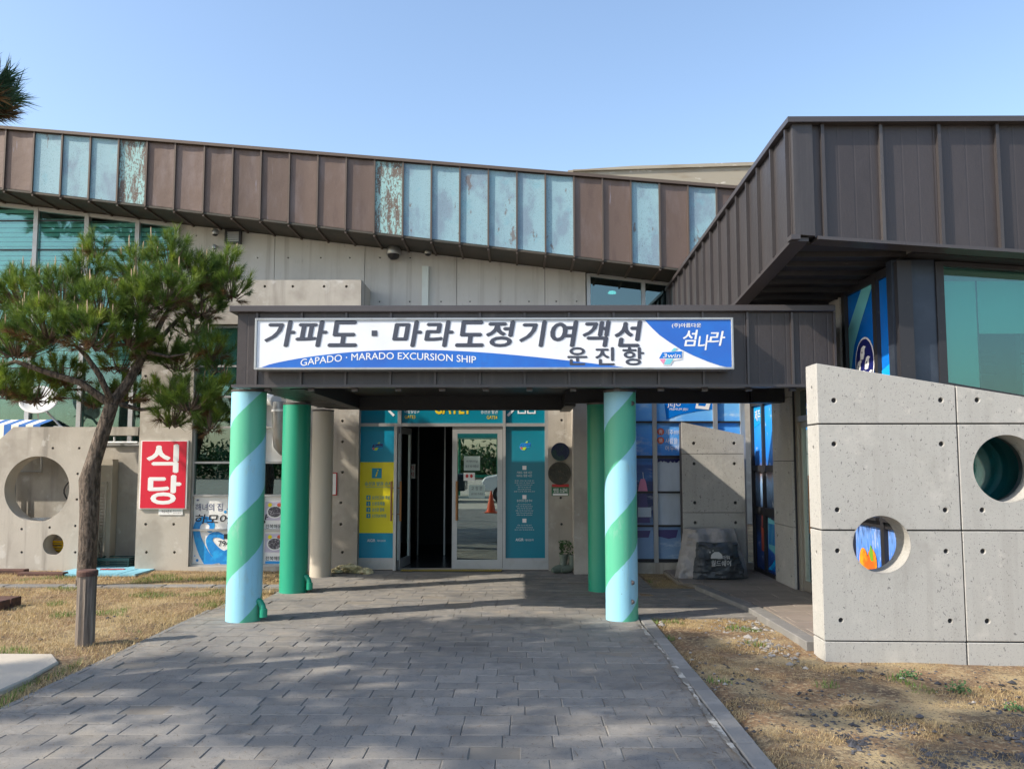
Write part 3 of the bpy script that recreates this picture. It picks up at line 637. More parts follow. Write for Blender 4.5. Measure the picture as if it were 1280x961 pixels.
# roof behind the band, outer shell, dark rooms
mb = MB(); mb.plate([[(xa, ztop(xa)-.9), (xb, ztop(xb)-.5), (xb, ztop(xb)-.35), (xa, ztop(xa)-.75)]], YF+.21, 20.5); mb.build('roof', SEAM, main)
mb = MB(); mb.box(xa, xa+.25, YW+.3, 20, -.1, zbot(xa)-.05); mb.box(xa+.25, 3.3, 20, 20.3, -.1, 4.4); mb.box(3.3, 3.5, YW+.35, 20.3, -.1, 4.2); mb.each('outer_wall', C_LOW, main)
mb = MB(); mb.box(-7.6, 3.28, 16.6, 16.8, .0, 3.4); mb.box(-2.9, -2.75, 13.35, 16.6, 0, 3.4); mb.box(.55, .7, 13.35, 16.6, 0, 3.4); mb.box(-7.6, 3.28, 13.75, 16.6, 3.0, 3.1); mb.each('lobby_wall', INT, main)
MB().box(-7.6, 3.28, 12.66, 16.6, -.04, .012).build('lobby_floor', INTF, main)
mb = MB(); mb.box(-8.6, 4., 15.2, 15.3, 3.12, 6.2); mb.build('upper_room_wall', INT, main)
# ---- upper wall of cast panels with tie holes
def wx(u): return P(u, 330, YW).x
def zw(x): return zbot(x)-.022
cuts = [222, 343, 456, 571, 681, 732]
MB().plate([[(wx(222), 2.7), (wx(732), 2.7), (wx(732), zw(wx(732))), (wx(222), zw(wx(222)))]], YW+.035, YW+.3).build('wall_core', C_DARK, main)
for a_, b_ in zip(cuts[:-1], cuts[1:]):
    a, b = wx(a_)+.004, wx(b_)-.004; poly = [(a, 2.72), (b, 2.72), (b, zw(b)-.006), (a, zw(a)-.006)]
    hs = []
    nc = max(2, round((b-a)/.52))
    for i in range(nc):
        x = a+(i+.5)*(b-a)/nc+random.uniform(-.03, .03)
        for v in (294, 322, 377):
            z = PZ(v, YW, 500)
            if z < zw(x)-.08: hs.append(circ(x, z, .014, 8))
    MB().plate([poly]+hs, YW, YW+.034).build('concrete_panel', C_UP, main)
# ---- box wall in front (sign pillar, restaurant window opening)
u = lambda px: PX(px, YB)
zt = PZ(350, YB, 350); zo = PZ(405, YB, 290)
wall = [(u(173), -.1), (u(448), -.1), (u(448), zt), (u(173), zt)]
opening = [(u(239), .06), (u(357), .06), (u(357), zo), (u(239), zo)]
hs = [circ(P(x, v, YB).x, P(x, v, YB).z, .021, 8) for x, v in [(183, 690), (218, 690), (182, 655), (217, 655), (184, 380), (218, 380), (182, 470), (222, 470), (312, 368), (331, 358), (366, 358), (405, 358), (433, 358), (428, 526), (428, 552), (428, 590), (426, 628), (426, 655), (428, 690), (391, 590), (391, 625), (391, 690), (391, 545), (371, 600), (371, 660)]]
mb = MB(); mb.plate([wall, opening]+hs, YB, YB+.30); mb.build('front_wall', C_LOW, main)
MB().plate([wall, opening], YB+.304, YB+.33).build('wall_core', C_DARK, main)
mb = MB(); mb.box(u(448)-.3, u(448), YB+.335, YW-.01, -.1, zt); mb.build('return_wall', C_LOW, main)
# restaurant window
YR = 12.70
r = lambda px: P(px, 560, YR).x; rz = lambda v: PZ(v, YR, 300)
xs = [r(243), r(330), r(356)+.05]; zs = [rz(706), rz(662), rz(619), rz(578), rz(534), rz(496), rz(458), rz(409)]
frame_grid('window_frame', main, xs, zs, YR-.05, YR+.04, .05, ALU, .03)
MB().box(r(243)-.06, r(356)+.12, YR+.9, YR+.95, 0, zo).build('room_wall', INT, main)
for c in range(2):
    for k in range(7):
        a, b = xs[c]+.026, xs[c+1]-.026; z0, z1 = zs[k]+.016, zs[k+1]-.016
        if k < 2: box('banner', WHT, main, a, b, YR-.012, YR, z0, z1)
        elif c == 1 and k in (3, 4): box('infill_panel', WHT, main, a, b, YR-.01, YR+.01, z0, z1)
        else: box('pane', G_DK if k < 5 else G_UP, main, a, b, YR-.006, YR+.006, z0, z1)
MINT = mat('mint_frame', (.22, .42, .38), .5)
for c in range(2):
    a, b = xs[c]+.03, xs[c+1]-.03; z0, z1 = zs[2]+.02, zs[3]-.02
    MB().plate([[(a, z0), (b, z0), (b, z1), (a, z1)], [(a+.05, z0+.06), (b-.05, z0+.06), (b-.05, z1-.05), (a+.05, z1-.05)]], YR+.01, YR+.04).build('service_window_frame', MINT, main)
# white blind boards high in the bay behind the upper panes
for k in (5, 6): box('blind', BLIND, main, xs[0], xs[1], YR+.12, YR+.14, zs[k], zs[k+1])
# banner prints
mb = MB(); w_ = YR-.016
def smooth_(pts, wid, k=6):
    P_ = [pts[0]]+list(pts)+[pts[-1]]; W_ = [wid[0]]+list(wid)+[wid[-1]]; o = []; ow = []
    for i in range(1, len(P_)-2):
        for j in range(k):
            t = j/k; a, b, c, d_ = P_[i-1], P_[i], P_[i+1], P_[i+2]
            o.append(tuple(.5*((2*b[m])+(-a[m]+c[m])*t+(2*a[m]-5*b[m]+4*c[m]-d_[m])*t*t+(-a[m]+3*b[m]-3*c[m]+d_[m])*t**3) for m in (0, 1))); ow.append(W_[i]*(1-t)+W_[i+1]*t)
    return o+[pts[-1]], ow+[wid[-1]]
def wave(mb, pts, wid, mi=0):
    pts, wid = smooth_(pts, wid); ribbon(mb, [(P(a, b, w_).x, P(a, b, w_).z) for a, b in pts], [x*YR/FPX for x in wid], w_, mi=mi)
mb2 = MB()
wave(mb2, [(262, 703), (254, 690), (247, 672), (246, 658), (252, 650), (260, 650), (265, 656), (263, 663), (259, 662)], [14, 12, 9, 8, 8, 8, 7, 5, 3])
_w = w_; w_ = _w-.002
wave(mb2, [(290, 703), (272, 692), (262, 678), (264, 670), (272, 668), (281, 672)], [20, 14, 9, 7, 7, 5])
w_ = _w-.004
wave(mb2, [(258, 704), (270, 699), (290, 692), (305, 684), (326, 680)], [3, 10, 16, 22, 28])
w_ = _w
for a, b, rr in [(281.5, 639.6, 1.8), (246.5, 700, 1.7), (243.5, 694.5, .8), (284, 636, .7), (287, 637, .7)]: sheet(mb2, circ(P(a, b, w_).x, P(a, b, w_).z, rr*YR/FPX, 12), w_)
mb2.build('wave_print', WAVB, main)
mb = MB(); textpx(mb, '해녀의 집', 244.5, 629, 278, 638.5, w_, bold=.01); textpx(mb, '✶', 245, 623, 249.5, 627, w_); mb.each('lettering', LETN, main)
mb = MB(); textpx(mb, '하모어촌식당', 244.5, 642.5, 335, 654.5, w_-.003, bold=.02, shear=.15); textpx(mb, '794-', 273, 675.5, 290, 682.5, w_-.003, bold=.02); mb.each('lettering', LETK, main)
box('phone_tag', LETK, main, r(283.5), r(297), w_-.004, w_, rz(673), rz(667)); mb = MB(); textpx(mb, '예약', 284.5, 668, 296, 672.4, w_-.006, bold=.01); mb.each('lettering', LET, main)
for v0, cap in ((627, '전복해물라면'), (667, '전복해물라면')):
    x0, x1, z0, z1 = rectpx(331.5, v0, 358, v0+23, w_); mb = MB(); sheet(mb, [(x0, z0), (x1, z0), (x1, z1), (x0, z1)], w_, mi=0)
    c = P(343.5, v0+12.5, w_); s = YR/FPX
    sheet(mb, [(c.x+math.cos(t)*10*s, c.z+math.sin(t)*8*s) for t in np.linspace(0, 2*math.pi, 25)[:-1]], w_-.002, mi=1)
    sheet(mb, [(c.x+math.cos(t)*8.5*s, c.z+math.sin(t)*6.6*s) for t in np.linspace(0, 2*math.pi, 25)[:-1]], w_-.004, mi=2)
    sheet(mb, circ(P(337.5, v0+4, w_).x, P(337, v0+4, w_).z, 2.6*s, 12), w_-.002, mi=3); sheet(mb, circ(P(349, v0+4, w_).x, P(349, v0+4, w_).z, 2.6*s, 12), w_-.002, mi=4)
    mb.build('food_picture', [FOODB, WHT, MUS, YEL, CORAL], main)
    mb = MB(); textpx(mb, cap, 332, v0+28, 362, v0+33, w_, bold=.015); mb.each('lettering', LETK, main)
x0, x1, z0, z1 = rectpx(331.5, 701, 358, 704.3, w_); mb = MB(); sheet(mb, [(x0, z0), (x1, z0), (x1, z1), (x0, z1)], w_); mb.build('print_band', SKYB, main)
# dishes and taps behind the service window
mb = MB()
for i in range(9): c = P(random.uniform(250, 274), 612-random.uniform(0, 6), YR+.3); mb.lathe([(.02, 0), (.07, .03), (.075, .035)], c, 10)
for i in range(4): c = P(random.uniform(336, 346), 612-random.uniform(0, 6), YR+.3); mb.lathe([(.02, 0), (.07, .03), (.075, .035)], c, 10)
t = tag(mb.build('dish_rack', WHT, None), 'white dishes piled inside the restaurant service window', 'dishes')
# vent duct
duct = thing('vent_duct', (r(349), YR-.15, rz(540)), 'pale metal vent duct elbow on the white infill panel between the striped and green columns', 'duct')
mb = MB(); mb.tube([P(349, 502, YR-.35), P(349, 545, YR-.35), P(350, 556, YR-.30), P(354, 562, YR-.18), P(360, 562, YR-.05)], [.10, .10, .10, .09, .09], n=16); mb.build('duct_pipe', PIPE, duct, smooth=True)
mb = MB(); mb.tube([P(349, 512, YR-.35), P(349, 514.5, YR-.35)], .112, n=16); mb.build('duct_collar', WHT, duct)
mb = MB(); mb.tube([P(345, 501, YR-.35), P(336, 498, YR-.25), P(326, 498, YR-.05)], [.10, .10, .10], n=14); mb.build('duct_branch', WHT, duct, smooth=True)
# ---- window bay on the left, upper glazing
g = lambda px: P(px, 300, YW).x
ms = [g(-212), g(-150), g(-83), g(-17), g(46), g(109.5), g(173), g(222)]
zc = [2.2+.0]; dz = .485; zl = PZ(349, YW, 100)
rows = [zl+dz*k for k in range(-5, 5)]
fr = MB(); 
for x in ms: fr.box(x-.035, x+.035, YW-.06, YW+.05, rows[0]-.25, zw(x)-.02)
for k in range(len(ms)-1):
    a, b = ms[k]+.035, ms[k+1]-.035
    fr.plate([[(a, zw(a)-.075), (b, zw(b)-.075), (b, zw(b)-.01), (a, zw(a)-.01)]], YW-.05, YW+.04)
fr.box(ms[0]+.036, ms[-1]-.036, YW-.055, YW+.045, rows[0]-.28, rows[0]-.22)
fr.build('window_frame', ALU, main)
bars = MB()
for k in range(len(ms)-1):
    a, b = ms[k]+.036, ms[k+1]-.036
    zz = [rows[0]-.2]+[z for z in rows if z > rows[0]-.1]
    for j, z in enumerate(rows):
        if z < zw(b)-.12: bars.box(a, b, YW-.02, YW+.02, z-.011, z+.011)
    for j in range(len(rows)+1):
        z0 = rows[j-1]+.012 if j else rows[0]-.22; z1 = rows[j]-.012 if j < len(rows) else 99
        ta, tb = min(z1, zw(a)-.076), min(z1, zw(b)-.076)
        if tb > z0+.02: MB().plate([[(a, z0), (b, z0), (b, tb), (a, ta)]], YW-.005, YW+.005).build('pane', G_UP, main)
bars.each('glazing_bar', ALUD, main)
for k in range(len(ms)-1):
    a, b = ms[k]+.03, ms[k+1]-.03; mb = MB()
    z = 3.1
    while z < zw(b)-.1: mb.box(a, b, YW+.04, YW+.055, z, z+.062); z += .078
    mb.build('blind', BLIND, main)
# low part of the bay: recess back wall behind the holed wall
box('recess_wall', C_LOW, main, ms[0], u(173), YW-.04, YW+.2, -.1, rows[0]-.29)
# ---- high window on the right
x7, x8, x9 = wx(733), wx(803.5), wx(880)
mb = MB(); 
for x in (x7+.03, x8, x9): mb.box(x-.03, x+.03, YW-.03, YW+.06, 2.75, zw(x)-.02)
for a, b in ((x7+.061, x8-.031), (x8+.031, x9-.031)): mb.plate([[(a, zw(a)-.065), (b, zw(b)-.065), (b, zw(b)-.012), (a, zw(a)-.012)]], YW-.02, YW+.05)
mb.build('window_frame', ALU, main)
for a, b in ((x7+.061, x8-.031), (x8+.031, x9-.031)): MB().plate([[(a, 2.75), (b, 2.75), (b, zw(b)-.066), (a, zw(a)-.066)]], YW+.01, YW+.02).build('pane', G_DK, main)
LAMP = bpy.data.materials.new('lamp_glow'); LAMP.use_nodes = True; bb = LAMP.node_tree.nodes['Principled BSDF']; bb.inputs['Emission Color'].default_value = (1, .97, .9, 1); bb.inputs['Emission Strength'].default_value = 4
c = P(765, 367, 14.2); mb = MB().lathe([(.07, 0), (.07, .02), (.05, .04)], c, 16)
tag(mb.build('ceiling_lamp', LAMP), 'small lit round lamp seen behind the high window above the canopy', 'lamp')
# ---- entrance glazing
d = lambda px: PX(px, YD); dzv = lambda v: PZ(v, YD, 560)
zb_, zt_ = dzv(697), dzv(533); ztt = dzv(512)+.35; ztr = dzv(529)
mb = MB()
for a, b in ((442, 446.5), (497, 501.5), (628.5, 632), (681, 685)): mb.box(d(a), d(b), YD-.05, YD+.06, .0, ztt)
for a, b in ((446.5, 497), (501.5, 628.5), (632, 681)): mb.box(d(a), d(b), YD-.045, YD+.055, zt_, ztr)
for a, b in ((446.5, 497), (632, 681)): mb.box(d(a), d(b), YD-.045, YD+.055, 0, zb_)
mb.build('entrance_frame', ALU, main)
box('entrance_head', C_LOW, main, u(448)+.001, d(790), YD-.1, YW+.03, ztt, ztt+.35)
box('entrance_film', TEAL, main, d(446.5), d(497), YD-.01, YD, ztr, ztt); box('entrance_film', TEAL, main, d(501.5), d(628.5), YD-.01, YD, ztr, ztt); box('entrance_film', TEAL, main, d(632), d(681), YD-.01, YD, ztr, ztt)
w_ = YD-.014
mb = MB(); textpx(mb, 'GATE1', 543, 496.5, 585, 517.5, w_, bold=.03); textpx(mb, 'GATE3', 506, 519, 519, 523, w_, bold=.02); textpx(mb, 'GATE4', 608.5, 519.5, 621.5, 523.5, w_, bold=.02); mb.each('lettering', LETY, main)
mb = MB(); textpx(mb, '대합실입구', 506, 512, 524, 516.5, w_, bold=.01); textpx(mb, '승선권 발권', 601, 512.5, 622, 517, w_, bold=.01)
ribbon(mb, [(P(486, 513, w_).x, P(486, 513, w_).z), (P(492.5, 519.5, w_).x, P(492.5, 519.5, w_).z)], .035, w_); ribbon(mb, [(P(634.5, 519.5, w_).x, P(634, 519.5, w_).z), (P(642, 512, w_).x, P(642, 512, w_).z)], .035, w_)
for a in (647, 659): x0, x1, z0, z1 = rectpx(a, 509, a+10.5, 517, w_); mb.plate([[(x0, z0), (x1, z0), (x1, z1), (x0, z1)], [(x0+.02, z0+.02), (x1-.02, z0+.02), (x1-.02, z1-.02), (x0+.02, z1-.02)]], w_, w_+.002)
mb.each('lettering', LET, main)
# left info panel
a, b = d(446.5), d(497)
box('info_panel', TEALL, main, a, b, YD-.012, YD, zb_, zt_)
x0, x1, z0, z1 = rectpx(446.8, 577.5, 496.7, 666, w_); box('yellow_print', YEL, main, a+.001, b-.001, YD-.016, YD-.0125, z0, z1)
w2 = YD-.019
def rq(mb, u0, v0, u1, v1, mi=0, w=w2): x0, x1, z0, z1 = rectpx(u0, v0, u1, v1, w); sheet(mb, [(x0, z0), (x1, z0), (x1, z1), (x0, z1)], w, mi=mi)
mb = MB(); rq(mb, 465, 585, 477, 597.5)
for k in range(4): rq(mb, 458, 619+7.6*k, 463, 624.4+7.6*k)
textpx(mb, '승선권 발권 순서', 456, 602, 489, 607, w2, bold=.02)
for k, s_ in enumerate(('승선신고서 작성', '신분증제출', '승선권 결제', '승선권GATE이동')): textpx(mb, s_, 465, 619.4+7.6*k, (487, 481, 480, 483)[k], 624+7.6*k, w2, bold=.015)
rq(mb, 457, 608.6, 488, 609); 
mb.each('lettering', TEALL, main)
mb = MB(); w3 = YD-.022; textpx(mb, 'i', 469.3, 587, 473, 595.5, w3, bold=.03, shear=.3)
for k in range(4): textpx(mb, str(k+1), 459.8, 620.2+7.6*k, 461.4, 623.3+7.6*k, w3, bold=.02)
mb.each('lettering', YEL, main)
mb = MB(); textpx(mb, 'AIGIR', 459, 673.5, 469, 677, w2, bold=.02); textpx(mb, '아름다운섬나라', 471.5, 674.3, 482, 676.8, w2); mb.each('lettering', LET, main)
def logo3(parent, u0, v0, u1, v1, Y, fr=None, mir=False):
    W = u1-u0; H = v1-v0; q = lambda a, b: (P(u0+a*W, v0+b*H, Y).x, P(u0+a*W, v0+b*H, Y).z)
    mb = MB(); e = .002
    sheet(mb, [q(.0, .62), q(.16, .24), q(.5, .22), q(.62, .0), q(.78, .0), q(.74, .2), q(1.0, .18), q(.98, .66), q(.62, .74), q(.5, 1.), q(.2, 1.0)], Y, mi=0)
    sheet(mb, [q(.04, .62), q(.18, .28), q(.97, .22), q(.95, .6)], Y-e, mi=1)
    sheet(mb, [q(.06, .66), q(.30, .66), q(.22, .95)], Y-e, mi=2); sheet(mb, [q(.34, .66), q(.62, .64), q(.48, .95), q(.25, .95)], Y-e, mi=3)
    sheet(mb, [q(.52, .22), q(.64, .04), q(.75, .04), q(.70, .22)], Y-e, mi=3)
    a, b = q(.2, .58), q(.9, .34); text(mb, '3win', a[0], b[0], a[1], b[1], Y-2*e, bold=.015, shear=.15, mi=0)
    return mb
logo3(main, 464, 552, 479, 563.5, w_).build('logo', [BNC, NAVY, CORAL, LIM], main)
# right info panel
box('info_panel', TEAL, main, d(632), d(681), YD-.012, YD, zb_, zt_)
logo3(main, 649, 551, 663.5, 563, w_).build('logo', [BNC, BNB, CORAL, LIM], main)
mb = MB()
for v in (582, 618.5, 648): rq(mb, 653, v, 658, v+5, w=w_)
for v, s_ in ((589, '가파도 정원 시간'), (593, '마라도 정원 시간'), (624, '승선인원 운송 안내')): textpx(mb, s_, 646, v, 665, v+3, w_, bold=.01)
for v in (600, 602.6, 605.2, 608, 610.8, 613.4, 629.5, 632, 634.6, 637.4, 640.2, 642.8, 655.6, 658.4, 661.2):
    W = random.uniform(8, 13); mb3 = '운항 시간 및 요금 안내 승선 신고'[:random.randint(12, 17)]; textpx(mb, mb3, 655.5-W, v, 655.5+W, v+1.3, w_)
textpx(mb, 'AIGIR', 644.5, 672.5, 654.5, 676, w_, bold=.02); textpx(mb, '아름다운섬나라', 656, 673.3, 667, 676, w_)
mb.each('lettering', LET, main)
# door leaves
def leaf(frm, x0, x1, z0, z1, name='door_leaf'):
    """frm(u,v,w): u along the leaf, v up, w through"""
    fw = .075
    o = MB().plate([[(x0, z0), (x1, z0), (x1, z1), (x0, z1)], [(x0+fw, z0+.13), (x1-fw, z0+.13), (x1-fw, z1-.1), (x0+fw, z1-.1)]], -.022, .022, frm).build(name, ALU, main)
    MB().plate([[(x0+fw, z0+.13), (x1-fw, z0+.13), (x1-fw, z1-.1), (x0+fw, z1-.1)]], -.004, .004, frm).build('pane', G_CLR, o)
    return o
rl = leaf(lambda u_, v_, w_: (u_, YD+w_, v_), d(565.5), d(628), .02, zt_-.006)
def handle(par, f, u0, z0, z1, sides=(-1, 1)):
    for s_ in sides:
        mb = MB(); mb.tube([f(u0, z0, s_*.07), f(u0, z1, s_*.07)], .017, n=8); mb.tube([f(u0, z0+.1, 0), f(u0, z0+.1, s_*.07)], .008, n=6); mb.tube([f(u0, z1-.1, 0), f(u0, z1-.1, s_*.07)], .008, n=6)
        mb.build('handle', HND, par)
handle(rl, lambda u_, v_, w_: (u_, YD+w_, v_), d(571.5), dzv(650), dzv(601), (-1,))
hx0, hy0 = d(497)-.0, 12.52; hx1, hy1 = d(503.5)+.03, 13.38
def lf(u_, v_, w_):
    t = Vector((hx1-hx0, hy1-hy0, 0)); L = t.length; t /= L; nrm = Vector((t.y, -t.x, 0)); p = Vector((hx0, hy0, 0))+t*u_+nrm*w_; return (p.x, p.y, v_)
ll = leaf(lf, 0, .87, .02, zt_-.006); handle(ll, lf, .06, dzv(650), dzv(601), (-1, 1))
# notices on the door
def notice(u0, v0, u1, v1, Y, m, txt=(), tm=LETK, par=rl):
    x0, x1, z0, z1 = rectpx(u0, v0, u1, v1, Y); box('notice', m, par, x0, x1, Y-.003, Y, z0, z1)
    if txt:
        mb = MB()
        for s_, a, b, c_, e in txt: textpx(mb, s_, a, b, c_, e, Y-.005, bold=.01)
        mb.each('lettering', tm, par)
NOTW = mat('paper_notice', (.42, .52, .50), .5); NOTR = mat('print_red', (.5, .03, .03), .5)
notice(580, 570, 600, 588, YD-.006, NOTW, [('여객터미널', 583, 575, 597, 578), ('발권 및 대합실', 582, 581, 598, 584)])
notice(579.5, 590.5, 593.5, 600.5, YD-.006, WHT, [('● ●', 582, 592.5, 591, 597)], NOTR)
notice(586, 606, 606, 622, YD-.006, NOTW, [('고 정 문', 589, 608, 603, 612.5), ('손으로 미세요', 589, 615.5, 604, 618.5)])
mb = MB(); x0, x1, z0, z1 = rectpx(506, 580, 519, 598, 13.9); box('notice', WHT, main, x0, x1, 13.885, 13.895, z0, z1); textpx(mb, '금지', 508, 582, 517, 587.5, 13.88, bold=.02); textpx(mb, '금지', 508, 590, 517, 595.5, 13.88, bold=.02); mb.each('lettering', NOTR, main)
# inner glass screens in the lobby
for px in (523, 556): x = PX(px, 14.6); box('inner_glass_edge', PIPE, main, x-.012, x+.012, 14.58, 14.62, .02, 2.3)
box('inner_glass', G_CLR, main, PX(503, 13.9), PX(522, 13.9), 13.9, 13.91, .02, 2.3)
# ---- concrete pillar right of the door, with return
a, b = d(685), d(720)
hs = [circ(P(x, v, YD-.12).x, P(x, v, YD-.12).z, .02, 8) for x, v in [(702, 525), (702, 655), (702, 690), (701, 622)]]
MB().plate([[(a, -.08), (b, -.08), (b, 2.9), (a, 2.9)]]+hs, YD-.12, YD-.08).build('pillar', C_LOW, main)
box('wall_core', C_DARK, main, a+.004, b, YD-.078, YD+.1, -.08, 2.85)
a2, b2 = PX(717, 12.25), PX(790, 12.25); box('pillar', C_LOW, main, a2, b2, 12.25, 12.9, -.08, 2.9)
# ---- poster glazing at the back right
YG = 12.5
p_ = lambda px: PX(px, YG); pz = lambda v: PZ(v, YG, 860)
vx = [p_(779), p_(818.3), p_(894.5), p_(928.5)]
hz = [pz(700), pz(657), pz(615), pz(571), pz(527.5), pz(480)]
mb = MB()
for i, x in enumerate(vx): mb.box(x-.032, x+.032, YG-.05, YG+.03, hz[0]-.03, hz[-1]+.05)
mb.each('window_frame', ALU, main)
mb = MB()
for i in range(3):
    for k, z in enumerate(hz): mb.box(vx[i]+.033, vx[i+1]-.033, YG-.035, YG+.02, z-(.022 if k in (0, 3) else .014), z+(.022 if k in (0, 3) else .014))
mb.each('glazing_bar', ALUD, main)
for i in range(3):
    for k in range(5):
        m = POST_SEA if i < 1 or k > 2 else POST_CLIFF
        if i == 1 and k >= 3: m = POST_SEA
        if (i >= 1 and k < 3): m = TORN
        if i == 1 and k == 0: m = POST_SEA
        box('poster_pane', m, main, vx[i]+.033, vx[i+1]-.033, YG-.005, YG+.005, hz[k]+.015, hz[k+1]-.015)
w_ = YG-.009
mb = MB()  # remains of the torn print at the top of the pane
x0, x1, z0, z1 = rectpx(822, 574, 853.5, 578, w_)
top = [(x0+(x1-x0)*i/24, z0+random.uniform(-.012, .028)) for i in range(25)]; sheet(mb, [(x1, pz(573)), (x0, pz(573))]+top, w_); mb.build('torn_edge', NAVY, main)
mb = MB(); sheet(mb, quadpx([(829, 495), (891, 495), (893, 511), (870, 514), (850, 518), (833, 524.5)], w_), w_); mb.build('flag_print', BNB, main)
mb = MB(); w2 = w_-.003
for s_, a, b, c_, e in (('제주바다', 831.5, 537, 853, 543.5), ('사람을', 831.5, 547.5, 847, 554.5), ('빛', 849.5, 547.5, 853.5, 554.5), ('어우러져', 831.5, 557, 854, 563.5), ('JEJU', 834, 501, 851, 509.5), ('PREMIUM JEJU', 837, 510, 860, 513.5)): textpx(mb, s_, a, b, c_, e, w2, bold=.012)
x0, x1, z0, z1 = rectpx(869, 498, 890, 512, w2); mb.plate([[(x0, z0+.02), (x1*.8+x0*.2, z0), (x1, z1), (x0+.03, z1)], [(x0+.04, z0+.06), (x1-.1, z0+.05), (x1-.06, z1-.03), (x0+.06, z1-.03)]], w2-.001, w2)
mb.each('lettering', LET, main)
mb = MB(); 
for v in (539.5, 550.3): c = P(825.8, v, w2); sheet(mb, circ(c.x, c.z, .052, 20), w2)
mb.build('seal_print', CORAL, main)
mb = MB(); textpx(mb, '靑', 823.3, 537, 828.3, 542.5, w2-.003); textpx(mb, '情', 823.3, 547.6, 828.3, 553, w2-.003); mb.each('lettering', LET, main)
mb = MB(); s_ = YG/FPX
c = P(803.5, 606, w2); sheet(mb, [(c.x-.07, c.z-.09), (c.x+.07, c.z-.09), (c.x+.05, c.z+.03), (c.x+.03, c.z+.09), (c.x-.03, c.z+.09), (c.x-.05, c.z+.03)], w2)
mb.build('lighthouse_print', PNK, main)
mb = MB(); c = P(804, 636, w2); sheet(mb, [(c.x-.09, c.z-.2), (c.x+.10, c.z-.2), (c.x+.05, c.z+.22), (c.x-.06, c.z+.22)], w2); c = P(834, 662, w2); sheet(mb, [(c.x-.2, c.z), (c.x+.16, c.z), (c.x+.13, c.z-.11), (c.x+.02, c.z-.13), (c.x-.15, c.z-.09)], w2); c = P(803, 663, w2); sheet(mb, [(c.x-.14, c.z), (c.x+.12, c.z), (c.x+.09, c.z-.1), (c.x-.1, c.z-.1)], w2); mb.build('figure_print', PUR, main)
mb = MB(); x0, x1, z0, z1 = rectpx(797.5, 634, 814, 646, w2-.002); sheet(mb, [(x0, z0), (x1, z0), (x1, z1), (x0, z1)], w2-.002); c = P(803.5, 590, w2); ribbon(mb, [(c.x, c.z), (c.x+.01, c.z-.1)], .012, w2-.002); mb.build('figure_print', TORN, main)
box('wall_base', C_LOW, main, vx[0]-.05, 3.42, YG-.06, YG+.1, -.08, hz[0]-.03)
box('room_wall', INT, main, vx[0], 3.3, YG+.5, YG+.55, 0, 3)
# door mat strip
mb = MB(); x0, x1 = d(505), d(628); n = 44
tact = MB().box(x0, x1, 12.50, 12.66, .0, .014).build('mat_base', MAT_K, None)
matt = tag(tact, 'yellow and black striped mat strip on the entrance threshold', 'mat')
mb = MB()
for i in range(n):
    a = x0+(x1-x0)*i/n; wd = (x1-x0)/n*.55
    for k in range(2): mb.slabz([(a+.01*k, 12.51+.08*k), (a+wd, 12.51+.08*k), (a+wd+.01, 12.56+.08*k), (a+.02, 12.56+.08*k)], .014, .020)
mb.each('mat_stripe', MAT_Y, matt)
box('threshold', C_COL, main, u(448), d(686), 12.665, 12.85, -.05, .016)
matt.name = 'door_mat'
# rear roof seen above the copper band
rr = MB(); YQ = 22
a = [P(700, 240, YQ), P(710, 213, YQ), P(790, 207.5, YQ), P(960, 202, YQ), P(1040, 199, YQ), P(1040, 240, YQ)]
rr.plate([[(q.x, q.z) for q in a]], YQ, YQ+5); o = rr.build('rear_roof', C_TAN, main)
q0, q1 = P(716, 212.5, YQ), P(1040, 203.5, YQ); ribbon_ = MB().plate([[(q0.x, q0.z-.05), (q1.x, q1.z-.03), (q1.x, q1.z), (q0.x, q0.z-.01)]], YQ-.06, YQ-.002).build('rear_roof_lip', C_TAN, main)
mb = MB(); q = P(700, 235, YQ); mb.box(q.x+.1, q.x+6.8, YQ+.2, YQ+4.8, 0, q.z+.1); mb.build('rear_wall', C_LOW, main)
# ================================================================ wall with round holes, left
YL = 12.6
wl = thing('holed_wall', (-6.5, YL, 0), 'low weathered concrete wall with one large and one small round hole left of the red sign', 'wall')
L = lambda a, b: (P(a, b, YL).x, P(a, b, YL).z)
zt2 = L(100, 533.5)[1]
out = [(L(-140, 700)[0], -.1), (L(111, 700)[0], -.1), (L(111, 700)[0], L(111, 544)[1]), (L(172.4, 544)[0], L(111, 544)[1]), (L(172.4, 544)[0], zt2), (L(17, 533)[0], zt2), L(-8, 556), L(-140, 640)]
hs = [circ(*L(46, 611), .49, 56), circ(*L(66.5, 680.5), .155, 32)]
ties = [circ(*L(a, b), .02, 8) for a, b in [(66, 560), (99, 560), (97, 592), (96, 624), (27, 661), (62, 659), (94, 657), (94, 690), (27, 690)]]
MB().plate([out]+hs+ties, YL, YL+.26).build('wall_body', C_LOW, wl)
mb = MB()
for a, b in [(66, 560), (99, 560), (97, 592), (96, 624), (27, 661), (62, 659), (94, 657), (94, 690), (27, 690)]:
    q = L(a, b); mb.prism(circ(q[0], q[1], .024, 8), YL+.02, YL+.24)
mb.each('tie_hole_plug', C_HOLE, wl)
